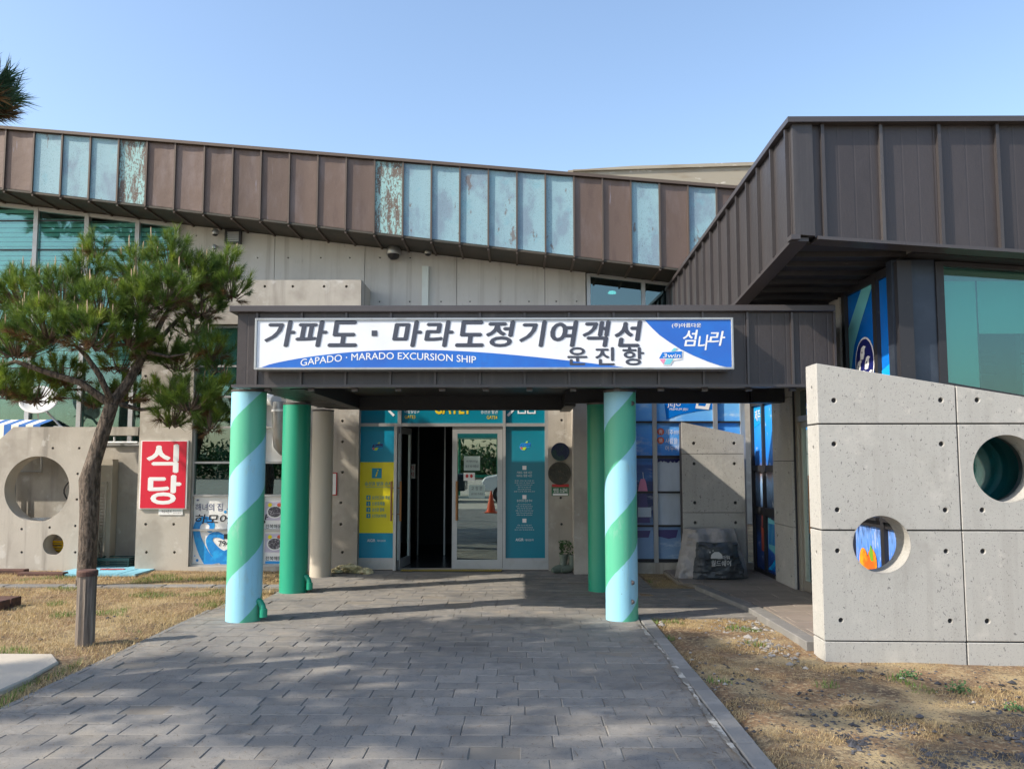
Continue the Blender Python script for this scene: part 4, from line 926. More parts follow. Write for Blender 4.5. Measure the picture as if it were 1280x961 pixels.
# things in the recess
o = thing('shutter_cabinet', (P(126, 700, 13.2).x, 13.2, 0), 'beige louvred cabinet door in the recess behind the leaning pine trunk', 'cabinet')
x0, x1, z0, z1 = rectpx(117, 574, 136, 705, 13.15)
MB().box(x0, x1, 13.15, 13.34, 0, z1).build('cabinet_body', C_COL, o)
a, b = P(119, 602, 13.13), P(134, 602, 13.13); zc = a.z
mb = MB().plate([[(a.x, .03), (b.x, .03), (b.x, zc), (a.x, zc)], [(a.x+.03, .08), (b.x-.03, .08), (b.x-.03, zc-.04), (a.x+.03, zc-.04)]], 13.12, 13.148); mb.build('shutter_frame', LOUV, o)
z = .09
while z < zc-.07:
    MB().add([(a.x+.031, 13.125, z), (b.x-.031, 13.125, z), (b.x-.031, 13.145, z+.035), (a.x+.031, 13.145, z+.035), (a.x+.031, 13.129, z-.003), (b.x-.031, 13.129, z-.003), (b.x-.031, 13.149, z+.032), (a.x+.031, 13.149, z+.032)],
             [(0, 1, 2, 3), (7, 6, 5, 4), (0, 4, 5, 1), (3, 2, 6, 7)]).build('slat', LOUV, o); z += .05
mb = MB(); mb.tube([P(134, 553, 13.3), P(172, 553, 13.3)], .018, n=8); mb.tube([P(143, 546, 13.3), P(143, 553, 13.3)], .014, n=8)
tag(mb.build('pipe', WHT), 'thin white pipe crossing the top of the recess beside the red sign', 'pipe')
mb = MB(); mb.tube([P(52, 570, 13.3), P(52, 589, 13.3), P(16, 589, 13.3), P(16, 640, 13.3)], .018, n=8); mb.tube([P(18, 602, 13.27), P(18, 650, 13.27)], .022, n=8); mb.build('x', PIPE)
bpy.data.objects['x'].name = 'pipe_run'; tag(bpy.data.objects['pipe_run'], 'grey bent pipes seen through the large round hole', 'pipe')
mb = MB(); mb.tube([(P(88, 600+t, 13.0).x-.1*math.sin(t/28*3.14), 13., P(88, 600+t, 13.).z) for t in range(0, 29, 4)], .012, n=6)
tag(mb.build('hose', BLK), 'black hose loop inside the right edge of the large round hole', 'hose')
c = P(50, 650, 13.1); t = thing('paint_bucket', (c.x, 13.1, 0), 'white bucket at the foot of the large round hole', 'bucket')
zz = P(50, 647, 13.1).z; MB().lathe([(.11, -.0), (.14, .22), (.15, .22), (.15, .25)], (c.x, 13.1, zz-.25), 18).build('bucket_body', WHT, t, smooth=True); MB().lathe([(.128, 0), (.131, .05)], (c.x, 13.1, zz-.16), 18).build('bucket_band', YEL, t)
box('stand', C_LOW, t, c.x-.2, c.x+.2, 12.95, 13.25, -.05, zz-.252)
def crate(x, y, z, w_, d_, h, m, label):
    t = thing('crate', (x, y, z), label, 'crate')
    mb = MB(); mb.box(x-w_/2, x+w_/2, y-d_/2, y+d_/2, z, z+.02)
    for k in range(5):
        zz = z+.02+(h-.02)*k/4.6; hh = (h-.02)/9
        mb.box(x-w_/2, x+w_/2, y-d_/2, y-d_/2+.012, zz, zz+hh); mb.box(x-w_/2, x+w_/2, y+d_/2-.012, y+d_/2, zz, zz+hh)
        mb.box(x-w_/2, x-w_/2+.012, y-d_/2+.013, y+d_/2-.013, zz, zz+hh); mb.box(x+w_/2-.012, x+w_/2, y-d_/2+.013, y+d_/2-.013, zz, zz+hh)
    mb.build('basket', m, t); mb = MB()
    for sx in (-1, 1):
        for sy in (-1, 1): mb.box(x+sx*w_/2-.014*(sx > 0)-.002*(sx < 0), x+sx*w_/2+.016*(sx < 0)+.002*(sx > 0), y+sy*d_/2-.014*(sy > 0)-.003*(sy < 0), y+sy*d_/2+.014*(sy < 0)+.003*(sy > 0), z-.001, z+h)
    mb.box(x-w_/2-.01, x+w_/2+.01, y-d_/2-.01, y-d_/2-.0035, z+h-.04, z+h+.003); mb.build('rim', m, t)
    return t
c = P(148, 700, 13.0); crate(c.x-.02, 13.0, 0.0, .52, .36, .16, CRATE, 'dark green plastic crate on the floor of the recess beside the red sign')
c = P(68, 690, 13.0); crate(c.x, 13.05, P(66, 690, 13).z-.03, .36, .3, .22, CRY, 'yellow plastic crate seen through the small round hole')
box_ = MB().box(c.x-.25, c.x+.25, 12.9, 13.3, -.03, P(66, 690, 13).z-.032); tag(box_.build('shelf_block', C_LOW), 'concrete block under the yellow crate behind the small round hole', 'block')
mb = MB(); mb.blob((c.x+.02, 13.03, P(66, 678, 13).z), (.12, .1, .05)); tag(mb.build('rolled_cloth', BNB), 'dark blue cloth lying on the yellow crate behind the small round hole', 'cloth')
mb = MB(); mb.tube([P(128, 700, 12.9), P(118, 655, 13.1)], .012, n=6); tag(mb.build('broom_handle', WOOD), 'thin wooden stick leaning on the beige louvred cabinet', 'stick')
t = thing('blue_board', (-6, 12.2, 0), 'pale blue painted boards lying on the ground before the recess', 'board')
for k in range(5):
    a = P(68+k*21, 716, 12.1).x; mb = MB(); mb.slabz([(a, 12.0-.03*k*0), (a+.235, 12.0), (a+.26, 12.9), (a+.03, 12.9)], .0, .03+.004*(k % 2)); mb.build('board', PALB, t)
c = P(140, 706, 12.5); mb = MB(); mb.box(c.x-.15, c.x+.2, 12.45, 12.5, .036, .045); tag(mb.build('red_lath', NOTR), 'short red lath lying on the pale blue boards', 'lath')
# timbers on the grass at left
for (u0, v0, u1, v1, Y, h, lab) in ((-30, 712, 33, 716, 12.3, .06, 'dark red-brown plank lying nearest the foot of the holed wall'), (25, 718, 82, 722, 12.05, .05, 'thin dark red-brown plank lying just right of another at the wall foot')):
    a, b = P(u0, v0, Y), P(u1, v1, Y); mb = MB(); mb.box(a.x, b.x, Y-.07, Y+.07, -.02, h); tag(mb.build('timber_plank', WOODD, bevel=.006), lab, 'plank')
Yb = 9.4; a, b = P(-90, 750, Yb), P(14, 750, Yb); t = thing('timber_bench', (a.x, Yb, 0), 'low dark timber bench end at the left edge of the grass', 'bench')
zt3 = P(10, 748, Yb).z; box('bench_seat', WOODD, t, a.x, b.x, Yb-.2, Yb-.012, zt3-.1, zt3, .008); box('bench_seat', WOODD, t, a.x, b.x, Yb+.012, Yb+.2, zt3-.1, zt3, .008)
for xx in (a.x+.15, a.x+.75): box('bench_leg', WOODD, t, xx, xx+.1, Yb-.15, Yb+.15, -.05, zt3-.103)
# satellite dish
t = thing('satellite_dish', P(72, 533, 12.7), 'white satellite dish tilted on an arm on top of the holed wall', 'satellite dish')
c = P(49, 503, 12.75); mb = MB(); ax = Vector((.25, -.75, .55)).normalized(); e1 = ax.orthogonal().normalized(); e2 = ax.cross(e1); vs = []; fs = []
for i in range(7):
    r_ = .27*i/6; dd = .07*(i/6)**2
    for k in range(28): a_ = 2*math.pi*k/28; vs.append(c+e1*r_*math.cos(a_)+e2*r_*math.sin(a_)+ax*(dd))
for i in range(6):
    for k in range(28): k2 = (k+1) % 28; fs.append((i*28+k, i*28+k2, (i+1)*28+k2, (i+1)*28+k))
mb.add(vs, fs); o = mb.build('reflector', WHT, t, smooth=True); sm = o.modifiers.new('thick', 'SOLIDIFY'); sm.thickness = .008
mb = MB(); mb.tube([c-ax*.01, c-ax*.12, P(60, 516, 12.75), P(76, 533, 12.72)], .018, n=8); mb.build('arm', PIPE, t); mb = MB(); mb.tube([c-ax*.0+Vector((0, 0, -.25)), c+ax*.36+Vector((0, 0, -.1))], .01, n=6); mb.blob(c+ax*.37+Vector((0, 0, -.1)), (.03, .03, .04)); mb.build('receiver', PIPE, t)
q = P(76, 533, 12.72); box('foot_plate', PIPE, t, q.x-.07, q.x+.07, 12.64, 12.8, zt2+.001, zt2+.015)
# awning
t = thing('awning', P(0, 530, 13.1), 'blue and white striped awning behind the left end of the holed wall', 'awning')
n = 22; xs_ = [P(-150+200*i/n, 540, 12.95).x for i in range(n+1)]; zt4, zb4 = P(0, 531, 12.95).z, P(0, 562, 12.95).z
for i in range(n):
    m = STRIPB if i % 2 else STRIPW
    sl_ = .09*(i/n)
    mb = MB(); mb.box(xs_[i], xs_[i+1], 12.95, 12.956, zb4, zt4); mb.add([(xs_[i], 12.95, zt4), (xs_[i+1], 12.95, zt4), (xs_[i+1], 13.33, zt4+.1), (xs_[i], 13.33, zt4+.1), (xs_[i], 12.95, zt4-.006), (xs_[i+1], 12.95, zt4-.006), (xs_[i+1], 13.33, zt4+.094), (xs_[i], 13.33, zt4+.094)], [(0, 1, 2, 3), (7, 6, 5, 4), (0, 3, 7, 4), (1, 5, 6, 2)])
    mb.build('awning_stripe', m, t)
# red sign
Ys = YB-.035; t = thing('restaurant_sign', P(204, 600, Ys), 'red vertical sign with two white Korean syllables on the concrete pillar', 'sign')
s0, s1, s2, s3 = rectpx(178, 551.5, 231, 635, Ys); MB().box(s0-.02, s1+.02, Ys+.001, YB-.002, s2-.012, s3+.012).build('sign_frame', WHT, t)
MB().box(s0, s1, Ys-.004, Ys, s2, s3).build('sign_face', RED, t)
mb = MB(); w_ = Ys-.006; textpx(mb, '식', 185, 556, 221.5, 590, w_, bold=.055); textpx(mb, '당', 186.5, 594.5, 224.5, 629.5, w_, bold=.055); mb.each('lettering', LET, t)
t = thing('small_notice', P(212, 639, Ys), 'small white notice plate below the red sign', 'sign')
n0, n1, n2, n3 = rectpx(197.5, 635.7, 227.5, 643.5, Ys); MB().box(n0, n1, YB-.012, YB-.002, n2, n3).build('plate', WHT, t)
mb = MB(); w_ = YB-.014; textpx(mb, '하모어촌계', 202, 637, 214, 641, w_, bold=.01); textpx(mb, '영업시간 안내 문의', 216, 637.2, 226.5, 638.8, w_); textpx(mb, '식당 안내 전화번호', 216, 640, 226.5, 641.6, w_); mb.each('lettering', LETK, t)
# red edged sign partly behind concrete column
t = thing('rule_sign', P(415, 608, YB-.02), 'white sign with a red border half hidden behind the grey concrete column', 'sign')
n0, n1, n2, n3 = rectpx(398, 590.5, 421, 619, YB-.02); MB().box(n0, n1, YB-.02, YB-.003, n2, n3).build('sign_border', NOTR, t, bevel=.004); MB().box(n0+.015, n1-.015, YB-.024, YB-.0205, n2+.015, n3-.015).build('sign_face', WHT, t)
# security cameras, lamp, vents, pipes on the upper wall
def dome(u0, v0, r_, label, drop=None, Y=YW):
    c = P(u0, v0, Y-.14); t = thing('security_camera', c, label, 'camera')
    mb = MB(); mb.lathe([(.03*r_, .16*r_), (.09*r_, .13*r_), (.13*r_, .06*r_), (.135*r_, -.01), (.125*r_, -.03)], c, 18); mb.build('housing', PIPE, t, smooth=True)
    mb = MB(); mb.lathe([(.115*r_, -.031), (.10*r_, -.09*r_), (.06*r_, -.125*r_), (.01, -.135*r_)], c, 18); mb.build('dome', BLK, t, smooth=True)
    mb = MB(); mb.tube([c+Vector((0, 0, .1*r_)), Vector((c.x, Y-.01, c.z+.12*r_))], .02, n=8); mb.build('bracket', PIPE, t)
dome(492, 316, .85, 'large round dome camera under the eave, rust streak below it')
dome(535, 315.5, .45, 'small dome camera hanging from the eave right of the larger dome camera')
dome(269, 291, .42, 'small dome camera left of the wall vent, above the pine crown')
dome(268, 309, .3, 'tiny camera below another small dome camera above the pine crown')
c = P(535, 307, YW-.3); mb = MB(); mb.lathe([(.07, 0), (.07, .02), (.05, .03)], c, 14); tag(mb.build('eave_plate', C_COL), 'small tan round plate on the eave above the small hanging camera', 'plate')
RUST = mat('rust_stain', (.36, .26, .16), .9)
t = thing('wall_vent', P(291, 293, YW-.08), 'louvred wall vent in a dark frame above the pine crown', 'vent'); n0, n1, n2, n3 = rectpx(281.5, 287, 301, 304.5, YW-.05)
MB().plate([[(n0, n2), (n1, n2), (n1, n3), (n0, n3)], [(n0+.03, n2+.03), (n1-.03, n2+.03), (n1-.03, n3-.03), (n0+.03, n3-.03)]], YW-.07, YW-.002).build('vent_frame', ALUD, t)
for k in range(5):
    z = n2+.035+k*(n3-n2-.06)/5; MB().box(n0+.031, n1-.031, YW-.05, YW-.03, z, z+.022).build('slat', ALU, t)
n0, n1, n2, n3 = rectpx(527.5, 332.5, 535, 400, YW-.06); mb = MB().box(n0, n1, YW-.06, YW-.002, n2, n3); tag(mb.build('downpipe', PVC), 'pale square downpipe on the upper wall left of centre', 'pipe')
c = P(455, 360, YW-.2); mb = MB(); mb.tube([(c.x, c.y, 2.9), (c.x, c.y, P(455, 356, YW-.2).z)], .03, n=12); tag(mb.build('vent_pipe', PIPE, smooth=True), 'short grey pipe standing in the corner behind the canopy', 'pipe')
# ================================================================ canopy
YC = 8.42
can = thing('entrance_canopy', (-.8, 9.5, 0), 'dark metal entrance canopy on painted columns over the paved path', 'canopy')
zc0, zc1 = PZ(480.5, YC, 600), PZ(391, YC, 600); xl = PX(291.5, YC)
xr = 3.175
sv = [321.5+55.7*k for k in range(-1, 14)]; sx = [P(s_, 435, YC).x for s_ in sv]; sx[0] = xl
for i in range(len(sx)-1):
    a, b = sx[i], min(sx[i+1], xr)
    if b-a < .05: continue
    MB().box(a+.012, b-.012, YC, YC+.02, zc0, zc1).build('fascia_panel', CLADG if i in (0, 11, 12, 13) else CLAD, can)
    MB().box(b-.011, b+.011, YC-.028, YC+.02, zc0, zc1).build('standing_seam', CAPM, can)
MB().box(xl, xr, YC+.021, YC+.14, zc0+.002, zc1-.002).build('fascia_core', BLK, can)
MB().box(xl-.06, xr, YC-.07, YC+.16, zc1+.002, zc1+.065).build('capping', CAPM, can, bevel=.006)
MB().box(xl-.03, xr, YC-.04, YC+.10, zc0-.03, zc0-.002).build('bottom_flange', CAPM, can)
# left side fascia
YE = 12.0
n = 8
for i in range(n):
    a, b = YC+.15+(YE-YC-.15)*i/n, YC+.15+(YE-YC-.15)*(i+1)/n
    MB().box(xl, xl+.02, a+.012, b-.012, zc0, zc1).build('fascia_panel', CLAD, can); MB().box(xl-.028, xl+.02, b-.011, b+.011, zc0, zc1).build('standing_seam', CAPM, can)
MB().box(xl+.021, xl+.14, YC+.145, YE, zc0+.002, zc1-.002).build('fascia_core', BLK, can)
MB().box(xl-.055, xl+.16, YC+.165, YE, zc1+.003, zc1+.064).build('capping', CAPM, can)
MB().box(xl+.165, xl+3.6, YC+.165, YE, zc1-.1, zc1-.01).build('roof_sheet', CAPM, can); MB().box(xl+3.605, xr, YC+.165, 10.95, zc1-.1, zc1-.01).build('roof_sheet', CAPM, can)
MB().box(xl+3.605, xr, 10.955, 10.98, zc0+.0, zc1+.02).build('rear_fascia', CLAD, can)
# soffit: slatted boards between beams
zs_ = zc0-.005
for k in range(26):
    y0 = YC+.15+k*.13; MB().box(xl+.15, xl+.50, y0, y0+.12, zs_-.02+.003*(k % 2), zs_).build('soffit_slat', BLK, can)
for k in range(18):
    y0 = YC+.16+k*.19; MB().box(xl+.66, xr if y0 < 10.5 else xl+3.45, y0, y0+.182, zc0+.13, zc0+.15).build('soffit_board', BLK, can)
MB().box(xl+.51, xl+.65, YC+.15, 11.6, zc0-.035, zc0+.16).build('beam', BLK, can)
MB().box(xl+.66, xl+3.45, 11.55, 11.7, zc0-.06, zc0+.16).build('beam', BLK, can)
MB().box(xl+3.455, 2.95, 10.75, 10.9, zc0-.02, zc0+.16).build('beam', BLK, can)
MB().box(xl+3.455, xl+3.6, 10.905, 12.2, zc0-.05, zc0+.16).build('beam', BLK, can)
MB().box(2.955, 3.38, 10.7, 10.9, zc0-.02, zc0+.16).build('beam', BLK, can)
MB().box(xl+.3, xl+1.6, 11.71, 11.95, zc0-.03, zc0+.1).build('beam', BLK, can)
# bolts under flange
for k in range(14):
    x = xl+.3+k*.445; MB().box(x-.03, x+.03, YC+.08, YC+.14, zc0-.06, zc0-.031).build('bracket', CAPM, can)
# columns
def column(name, m, cx, cy, r_, h, label, z0=-.03, segs=48, elbow=None, em=None):
    o = MB().lathe([(r_, z0), (r_, h)], (cx, cy, 0), segs).build(name, m, can, loc=Vector((cx, cy, 0))-can.location, smooth=True, label=label)
    MB().lathe([(r_+.004, h-.025), (r_+.006, h-.001)], (cx, cy, 0), segs).build('column_collar', CAPM, can)
    if elbow:
        sx_ = elbow; c = Vector((cx, cy, 0)); mb = MB()
        dr = Vector((sx_, -.35, 0)).normalized(); pts = [c+dr*(r_-.03)+Vector((0, 0, .20)), c+dr*(r_+.02)+Vector((0, 0, .19)), c+dr*(r_+.045)+Vector((0, 0, .15)), c+dr*(r_+.06)+Vector((0, 0, .10)), c+dr*(r_+.06)+Vector((0, 0, .05))]
        mb.tube(pts, .034, n=14); mb.tube([pts[-2]+Vector((0, 0, .02)), pts[-1]+Vector((0, 0, -.01))], .041, n=14); mb.build('drain_elbow', em or GRNC, can, smooth=True)
    return o
S1 = stripes('column_stripes_left', -.23); S2 = stripes('column_stripes_right', -.26)
column('column', S1, PX(309.5, 8.74), 8.74, .178, zc0-.03, 'green and light blue spiral striped column at the left front', elbow=1)
column('column', S2, PX(775.5, 8.80), 8.80, .166, zc0-.03, 'green and light blue spiral striped column at the right front')
column('column', GRNC, PX(370, 10.6), 10.6, .172, zc0-.035, 'plain green column at the left back', elbow=1)
column('column', GRNC, PX(751, 10.75), 10.75, .172, zc0-.025, 'plain green column at the right back')
column('column', C_COL, PX(403, 12.02), 12.02, .150, zc0-.03, 'thin bare concrete column')
mb = MB()
for v in (504, 728, 752):
    c = P(790, v, 8.63); mb.tube([c+Vector((.0, 0, .025)), c+Vector((.0, 0, -.025))], .006, n=6); mb.blob(c+Vector((.012, 0, 0)), (.015, .015, .02))
mb.each('column_hook', CAPM, can)
# ---- big sign
YS = 8.20
sg = thing('main_signboard', P(617, 430, YS), 'long white lightbox sign with charcoal Korean letters and a blue swoosh above the entrance', 'sign')
f0, f1, f2, f3 = rectpx(318, 397, 917, 462, YS)
f1 = P(917, 430, YS).x; f0 = P(318.5, 430, YS).x; f2 = PZ(462, YS, 600); f3 = PZ(397.5, YS, 600)
MB().plate([[(f0, f2), (f1, f2), (f1, f3), (f0, f3)], [(f0+.022, f2+.022), (f1-.022, f2+.022), (f1-.022, f3-.022), (f0+.022, f3-.022)]], YS-.012, YS+.19).build('sign_frame', PIPE, sg, bevel=.003)
MB().box(f0+.023, f1-.023, YS+.0005, YS+.18, f2+.023, f3-.023).build('sign_face', SIGNW, sg)
w_ = YS-.002
Q = lambda a, b, w=w_: (P(a, b, w).x, P(a, b, w).z)
top = [Q(325+i*(786-325)/40, 459.5-22.3*math.sin(math.pi*(((i/40))**.78))) for i in range(41)]
top = [q for q in top]; mb = MB(); sheet(mb, [Q(325, 459.8)]+top[1:-1]+[Q(786, 459.8)], w_); 
cv = [(805.5, 399.6), (814, 409), (824, 418.5), (836, 427), (850, 436), (866, 444), (884, 451.5), (900, 457), (914.6, 460)]
sheet(mb, [Q(*a) for a in cv]+[Q(914.6, 399.6)], w_); mb.build('swoosh', SIGNB, sg)
mb = MB(); w2 = YS-.004
for s_, a, b in (('가', 332, 368), ('파', 371, 408), ('도', 411, 445), ('마', 491.5, 526.5), ('라', 531.5, 566), ('도', 570, 603.5), ('정', 608.5, 643), ('기', 650, 682.5), ('여', 689, 722), ('객', 729, 762.5), ('선', 769, 802)):
    textpx(mb, s_, a, 401.5, b, 432.8, w2, bold=.055, shear=.14)
rq(mb, 464.5, 413, 471.5, 420, w=w2)
for s_, a, b in (('운', 709.7, 733.5), ('진', 744.5, 767.8), ('항', 778.5, 804.8)): textpx(mb, s_, a, 434.3, b, 456, w2, bold=.045)
mb.each('lettering', SIGNK, sg)
mb = MB(); xm = Q(480, 440)[0]; hw = Q(594, 440)[0]-xm
x0, x1, z0, z1 = rectpx(376, 440.6, 595, 449, w2); xm = (x0+x1)/2
text(mb, 'GAPADO · MARADO EXCURSION SHIP', x0, x1, z0, z1, w2, bold=.018, warp=lambda x: -.068*((x-xm)/((x1-x0)/2))**2 if x < xm else -.04*((x-xm)/((x1-x0)/2))**2)
textpx(mb, '(주)아름다운', 840, 404, 876.5, 410, w2, bold=.03)
for s_, a, b, c_, e in (('섬', 854, 412.5, 872.5, 432.5), ('나', 872.5, 418.5, 886.5, 437.5), ('라', 886.5, 414, 906.5, 432)): textpx(mb, s_, a, b, c_, e, w2, bold=.03, shear=.2)
mb.each('lettering', LET, sg)
logo3(sg, 822.5, 434, 853.5, 456.5, w2).build('logo', [LET, BNB, PNK, BNT], sg)
for x in (f0+.3, (f0+f1)/2, f1-.3): box('sign_bracket', CAPM, sg, x-.02, x+.02, YS+.19, YC-.001, f3-.25, f3-.2)
# ================================================================ side building, right
sb = thing('side_building', (3.5, 8, 0), 'dark metal clad side wing with a jutting roof box and sea green glass', 'building')
XW = 3.42
Yc = 7.2; cn = P(988, 155, Yc); XL = cn.x; zT = cn.z; zB0 = P(1000, 301, Yc).z; e_ = P(1280, 314, Yc); zB1 = e_.z
def zfb(x): return zB0+.045+(zB1-zB0-.045)*(x-XL)/(e_.x-XL)
XR = 9.0; YFar = 13.3; zTf = P(833, 362, YFar).z
def ztl(y): return zT+(zTf-zT)*(y-Yc)/(YFar-Yc)
zbf = lambda y: zB0+(P(905, 378, 8.7).z*0+3.33-zB0)*(y-Yc)/(9.2-Yc) if y < 9.2 else 3.33
# front cladding
rx = [P(1014, 200, Yc).x]+[P(1027+72.6*k, 200, Yc).x for k in range(12)]
MB().plate([[(XL, zfb(XL)), (rx[0], zfb(rx[0])), (rx[0], zT-.02), (XL, zT-.02)]], Yc-.045, Yc+.02).build('corner_board', CLAD, sb)
for i in range(len(rx)-1):
    a, b = rx[i]+.013, rx[i+1]-.013
    MB().plate([[(a, zfb(a)), (b, zfb(b)), (b, zT-.02), (a, zT-.02)]], Yc, Yc+.02).build('cladding_panel', CLADG, sb)
    x = rx[i+1]; MB().plate([[(x-.014, zfb(x)), (x+.014, zfb(x)), (x+.014, zT-.02), (x-.014, zT-.02)]], Yc-.045, Yc+.02).build('standing_seam', CLAD, sb)
xe = rx[-1]
MB().plate([[(XL+.02, zfb(XL)+.01), (xe, zfb(xe)+.01), (xe, zT-.03), (XL+.02, zT-.03)]], Yc+.021, Yc+.2).build('cladding_core', BLK, sb)
MB().plate([[(rx[0]+.02, zfb(rx[0])-.03), (xe, zfb(xe)-.03), (xe, zfb(xe)-.002), (rx[0]+.02, zfb(rx[0])-.002)]], Yc-.05, Yc+.15).build('drip_flange', CAPM, sb)
MB().box(XL-.05, xe, Yc-.09, Yc+.25, zT-.018, zT+.03).build('capping', CAPM, sb)
MB().box(XL-.04, XL+.04, Yc-.06, Yc+.06, zB0+.0, zB0+.04).build('corner_plate', CAPM, sb)
# left cladding, stepping back
ly = [Yc+.02, 7.27, 7.71, 8.16, 8.56, 8.97]+[9.38+.42*k for k in range(10)]; ly = [q for q in ly if q < YFar]+[YFar]
FX = lambda u_, v_, w_: (w_, u_, v_)
for i in range(len(ly)-1):
    a, b = ly[i]+.012, ly[i+1]-.012
    if b-a > .02: MB().plate([[(a, zbf(a)+.03), (b, zbf(b)+.03), (b, ztl(b)-.02), (a, ztl(a)-.02)]], XL+.02, XL, FX).build('cladding_panel', CLAD, sb)
    y_ = ly[i+1]; MB().plate([[(y_-.013, zbf(y_)+.03), (y_+.013, zbf(y_)+.03), (y_+.013, ztl(y_)-.02), (y_-.013, ztl(y_)-.02)]], XL-.035, XL+.02, FX).build('standing_seam', CLAD, sb)
MB().plate([[(Yc+.21, zbf(Yc)+.04), (9.2, 3.37), (YFar, 3.37), (YFar, ztl(YFar)-.03), (Yc+.21, ztl(Yc)-.03)]], XL+.021, XL+.2, FX).build('cladding_core', BLK, sb)
MB().plate([[(Yc+.255, ztl(Yc)-.018), (YFar+.03, ztl(YFar)-.018), (YFar+.03, ztl(YFar)+.03), (Yc+.255, ztl(Yc)+.03)]], XL-.05, XL+.25, FX).build('capping', CAPM, sb)
MB().plate([[(Yc, zB0-.005), (9.2, 3.325), (YFar, 3.325), (YFar, 3.36), (9.2, 3.36), (Yc, zB0+.03)]], XL-.02, XL+.13, FX).build('drip_flange', CAPM, sb)
MB().plate([[(Yc+.26, zT-.12), (YFar, ztl(YFar)-.12), (YFar, ztl(YFar)-.04), (Yc+.26, zT-.04)]], XL+.26, XR, FX).build('roof_sheet', CAPM, sb)
# soffit under the jutting corner: long boards
for k in range(9):
    y0 = Yc+.14+k*.27; z0, z1 = zbf(y0)+.0, zbf(y0+.25)+.0
    zc_ = zbf(y0+.1)+.02
    MB().box(XL+.14, XW+.12, y0, y0+.235, zc_, zc_+.02).build('soffit_board', BLK2, sb)
    MB().box(XL+.14, XW+.12, y0+.236, y0+.264, zc_-.045, zc_+.02).build('soffit_rib', BLK2, sb)
MB().plate([[(XW+.125, zfb(XW)-.03), (XR, zfb(XR)-.03), (XR, zfb(XR)), (XW+.125, zfb(XW))]], Yc+.201, 7.8).build('front_soffit', BLK2, sb)
# side wall: concrete strips, banner panes, poster panes, door
Z3 = 3.36
def swall(y0, y1, z0, z1, m, name='concrete_panel', x0=XW, x1=XW+.25, par=sb, hs=()):
    return MB().plate([[(y0, z0), (y1, z0), (y1, z1), (y0, z1)]]+list(hs), x0, x1, FX).build(name, m, par)
YB0, YB1 = 8.86, 9.25
FY = lambda px: (XW)*FPX/(px-649.)      # depth on the side wall of a column of pixels
# concrete pieces (joints every .85 m)
joints = [DZ, .80, 1.62, 2.42, Z3]
def stacked(y0, y1, x0=XW, t_=.25):
    MB().plate([[(y0+.004, DZ), (y1-.004, DZ), (y1-.004, Z3), (y0+.004, Z3)]], x0+.03, x0+t_, FX).build('wall_core', C_DARK, sb)
    for a, b in zip(joints[:-1], joints[1:]):
        hs = [circ(yy, zz, .02, 8) for yy in (y0+.12, y1-.12) for zz in (a+.15, b-.15)] if y1-y0 > .3 else []
        MB().plate([[(y0, a+.004), (y1, a+.004), (y1, b-.004), (y0, b-.004)]]+hs, x0, x0+.03, FX).build('concrete_panel', C_SLAB, sb)
stacked(10.52, 11.29, XW-.03)
stacked(8.90, 9.3)
MB().box(XW+.06, XW+.5, 8.95, 12.5, 2.55, Z3).build('upper_side_wall', C_LOW, sb)
# door
YD0, YD1 = 9.34, 10.5
mb = MB()
for a, b in ((YD0, YD0+.06), (YD1-.07, YD1)): mb.box(XW+.02, XW+.14, a, b, DZ, 2.54)
mb.box(XW+.025, XW+.135, YD0+.061, YD1-.071, 2.10, 2.17); mb.box(XW+.025, XW+.135, YD0+.061, YD1-.071, 2.48, 2.54); mb.each('door_frame', BRNZ, sb)
box('pane', G_DK, sb, XW+.07, XW+.08, YD0+.061, YD1-.071, 2.171, 2.479)
MB().plate([[(YD0+.065, DZ+.01), (YD1-.075, DZ+.01), (YD1-.075, 2.095), (YD0+.065, 2.095)], [(YD0+.12, DZ+.13), (YD1-.13, DZ+.13), (YD1-.13, 2.03), (YD0+.12, 2.03)]], XW+.05, XW+.09, FX).build('door', BRNZ, sb)
dr_ = bpy.data.objects['door']
MB().plate([[(YD0+.12, DZ+.13), (YD1-.13, DZ+.13), (YD1-.13, 2.03), (YD0+.12, 2.03)]], XW+.065, XW+.075, FX).build('pane', G_DK, dr_)
mb = MB(); yh = 9.93; mb.tube([(XW-.02, yh, .78), (XW-.02, yh, 1.45)], .016, n=8); mb.tube([(XW-.02, yh, .85), (XW+.06, yh, .85)], .008, n=6); mb.tube([(XW-.02, yh, 1.38), (XW+.06, yh, 1.38)], .008, n=6); mb.build('handle', HND, dr_)
mb = MB(); FSM = lambda u_, v_, w_: (w_, u_, v_)
sheet(mb, [(9.98, 1.02), (10.14, 1.02), (10.14, 1.22), (9.98, 1.22)], XW+.061, lambda a, b, w: (w, a, b)); mb.build('sticker', BNB, dr_)
mb = MB(); text(mb, '⊘', -10.11, -10.01, 1.06, 1.18, XW+.058, lambda a, b, w: (w, -a, b), bold=.02); mb.each('lettering', LET, dr_)
box('room_wall', INT, sb, XW+1.2, XW+1.25, 7.8, 12.4, 0, 3.3); box('room_floor', INTF, sb, XW+.26, XW+1.2, 7.8, 12.4, .0, DZ-.002)
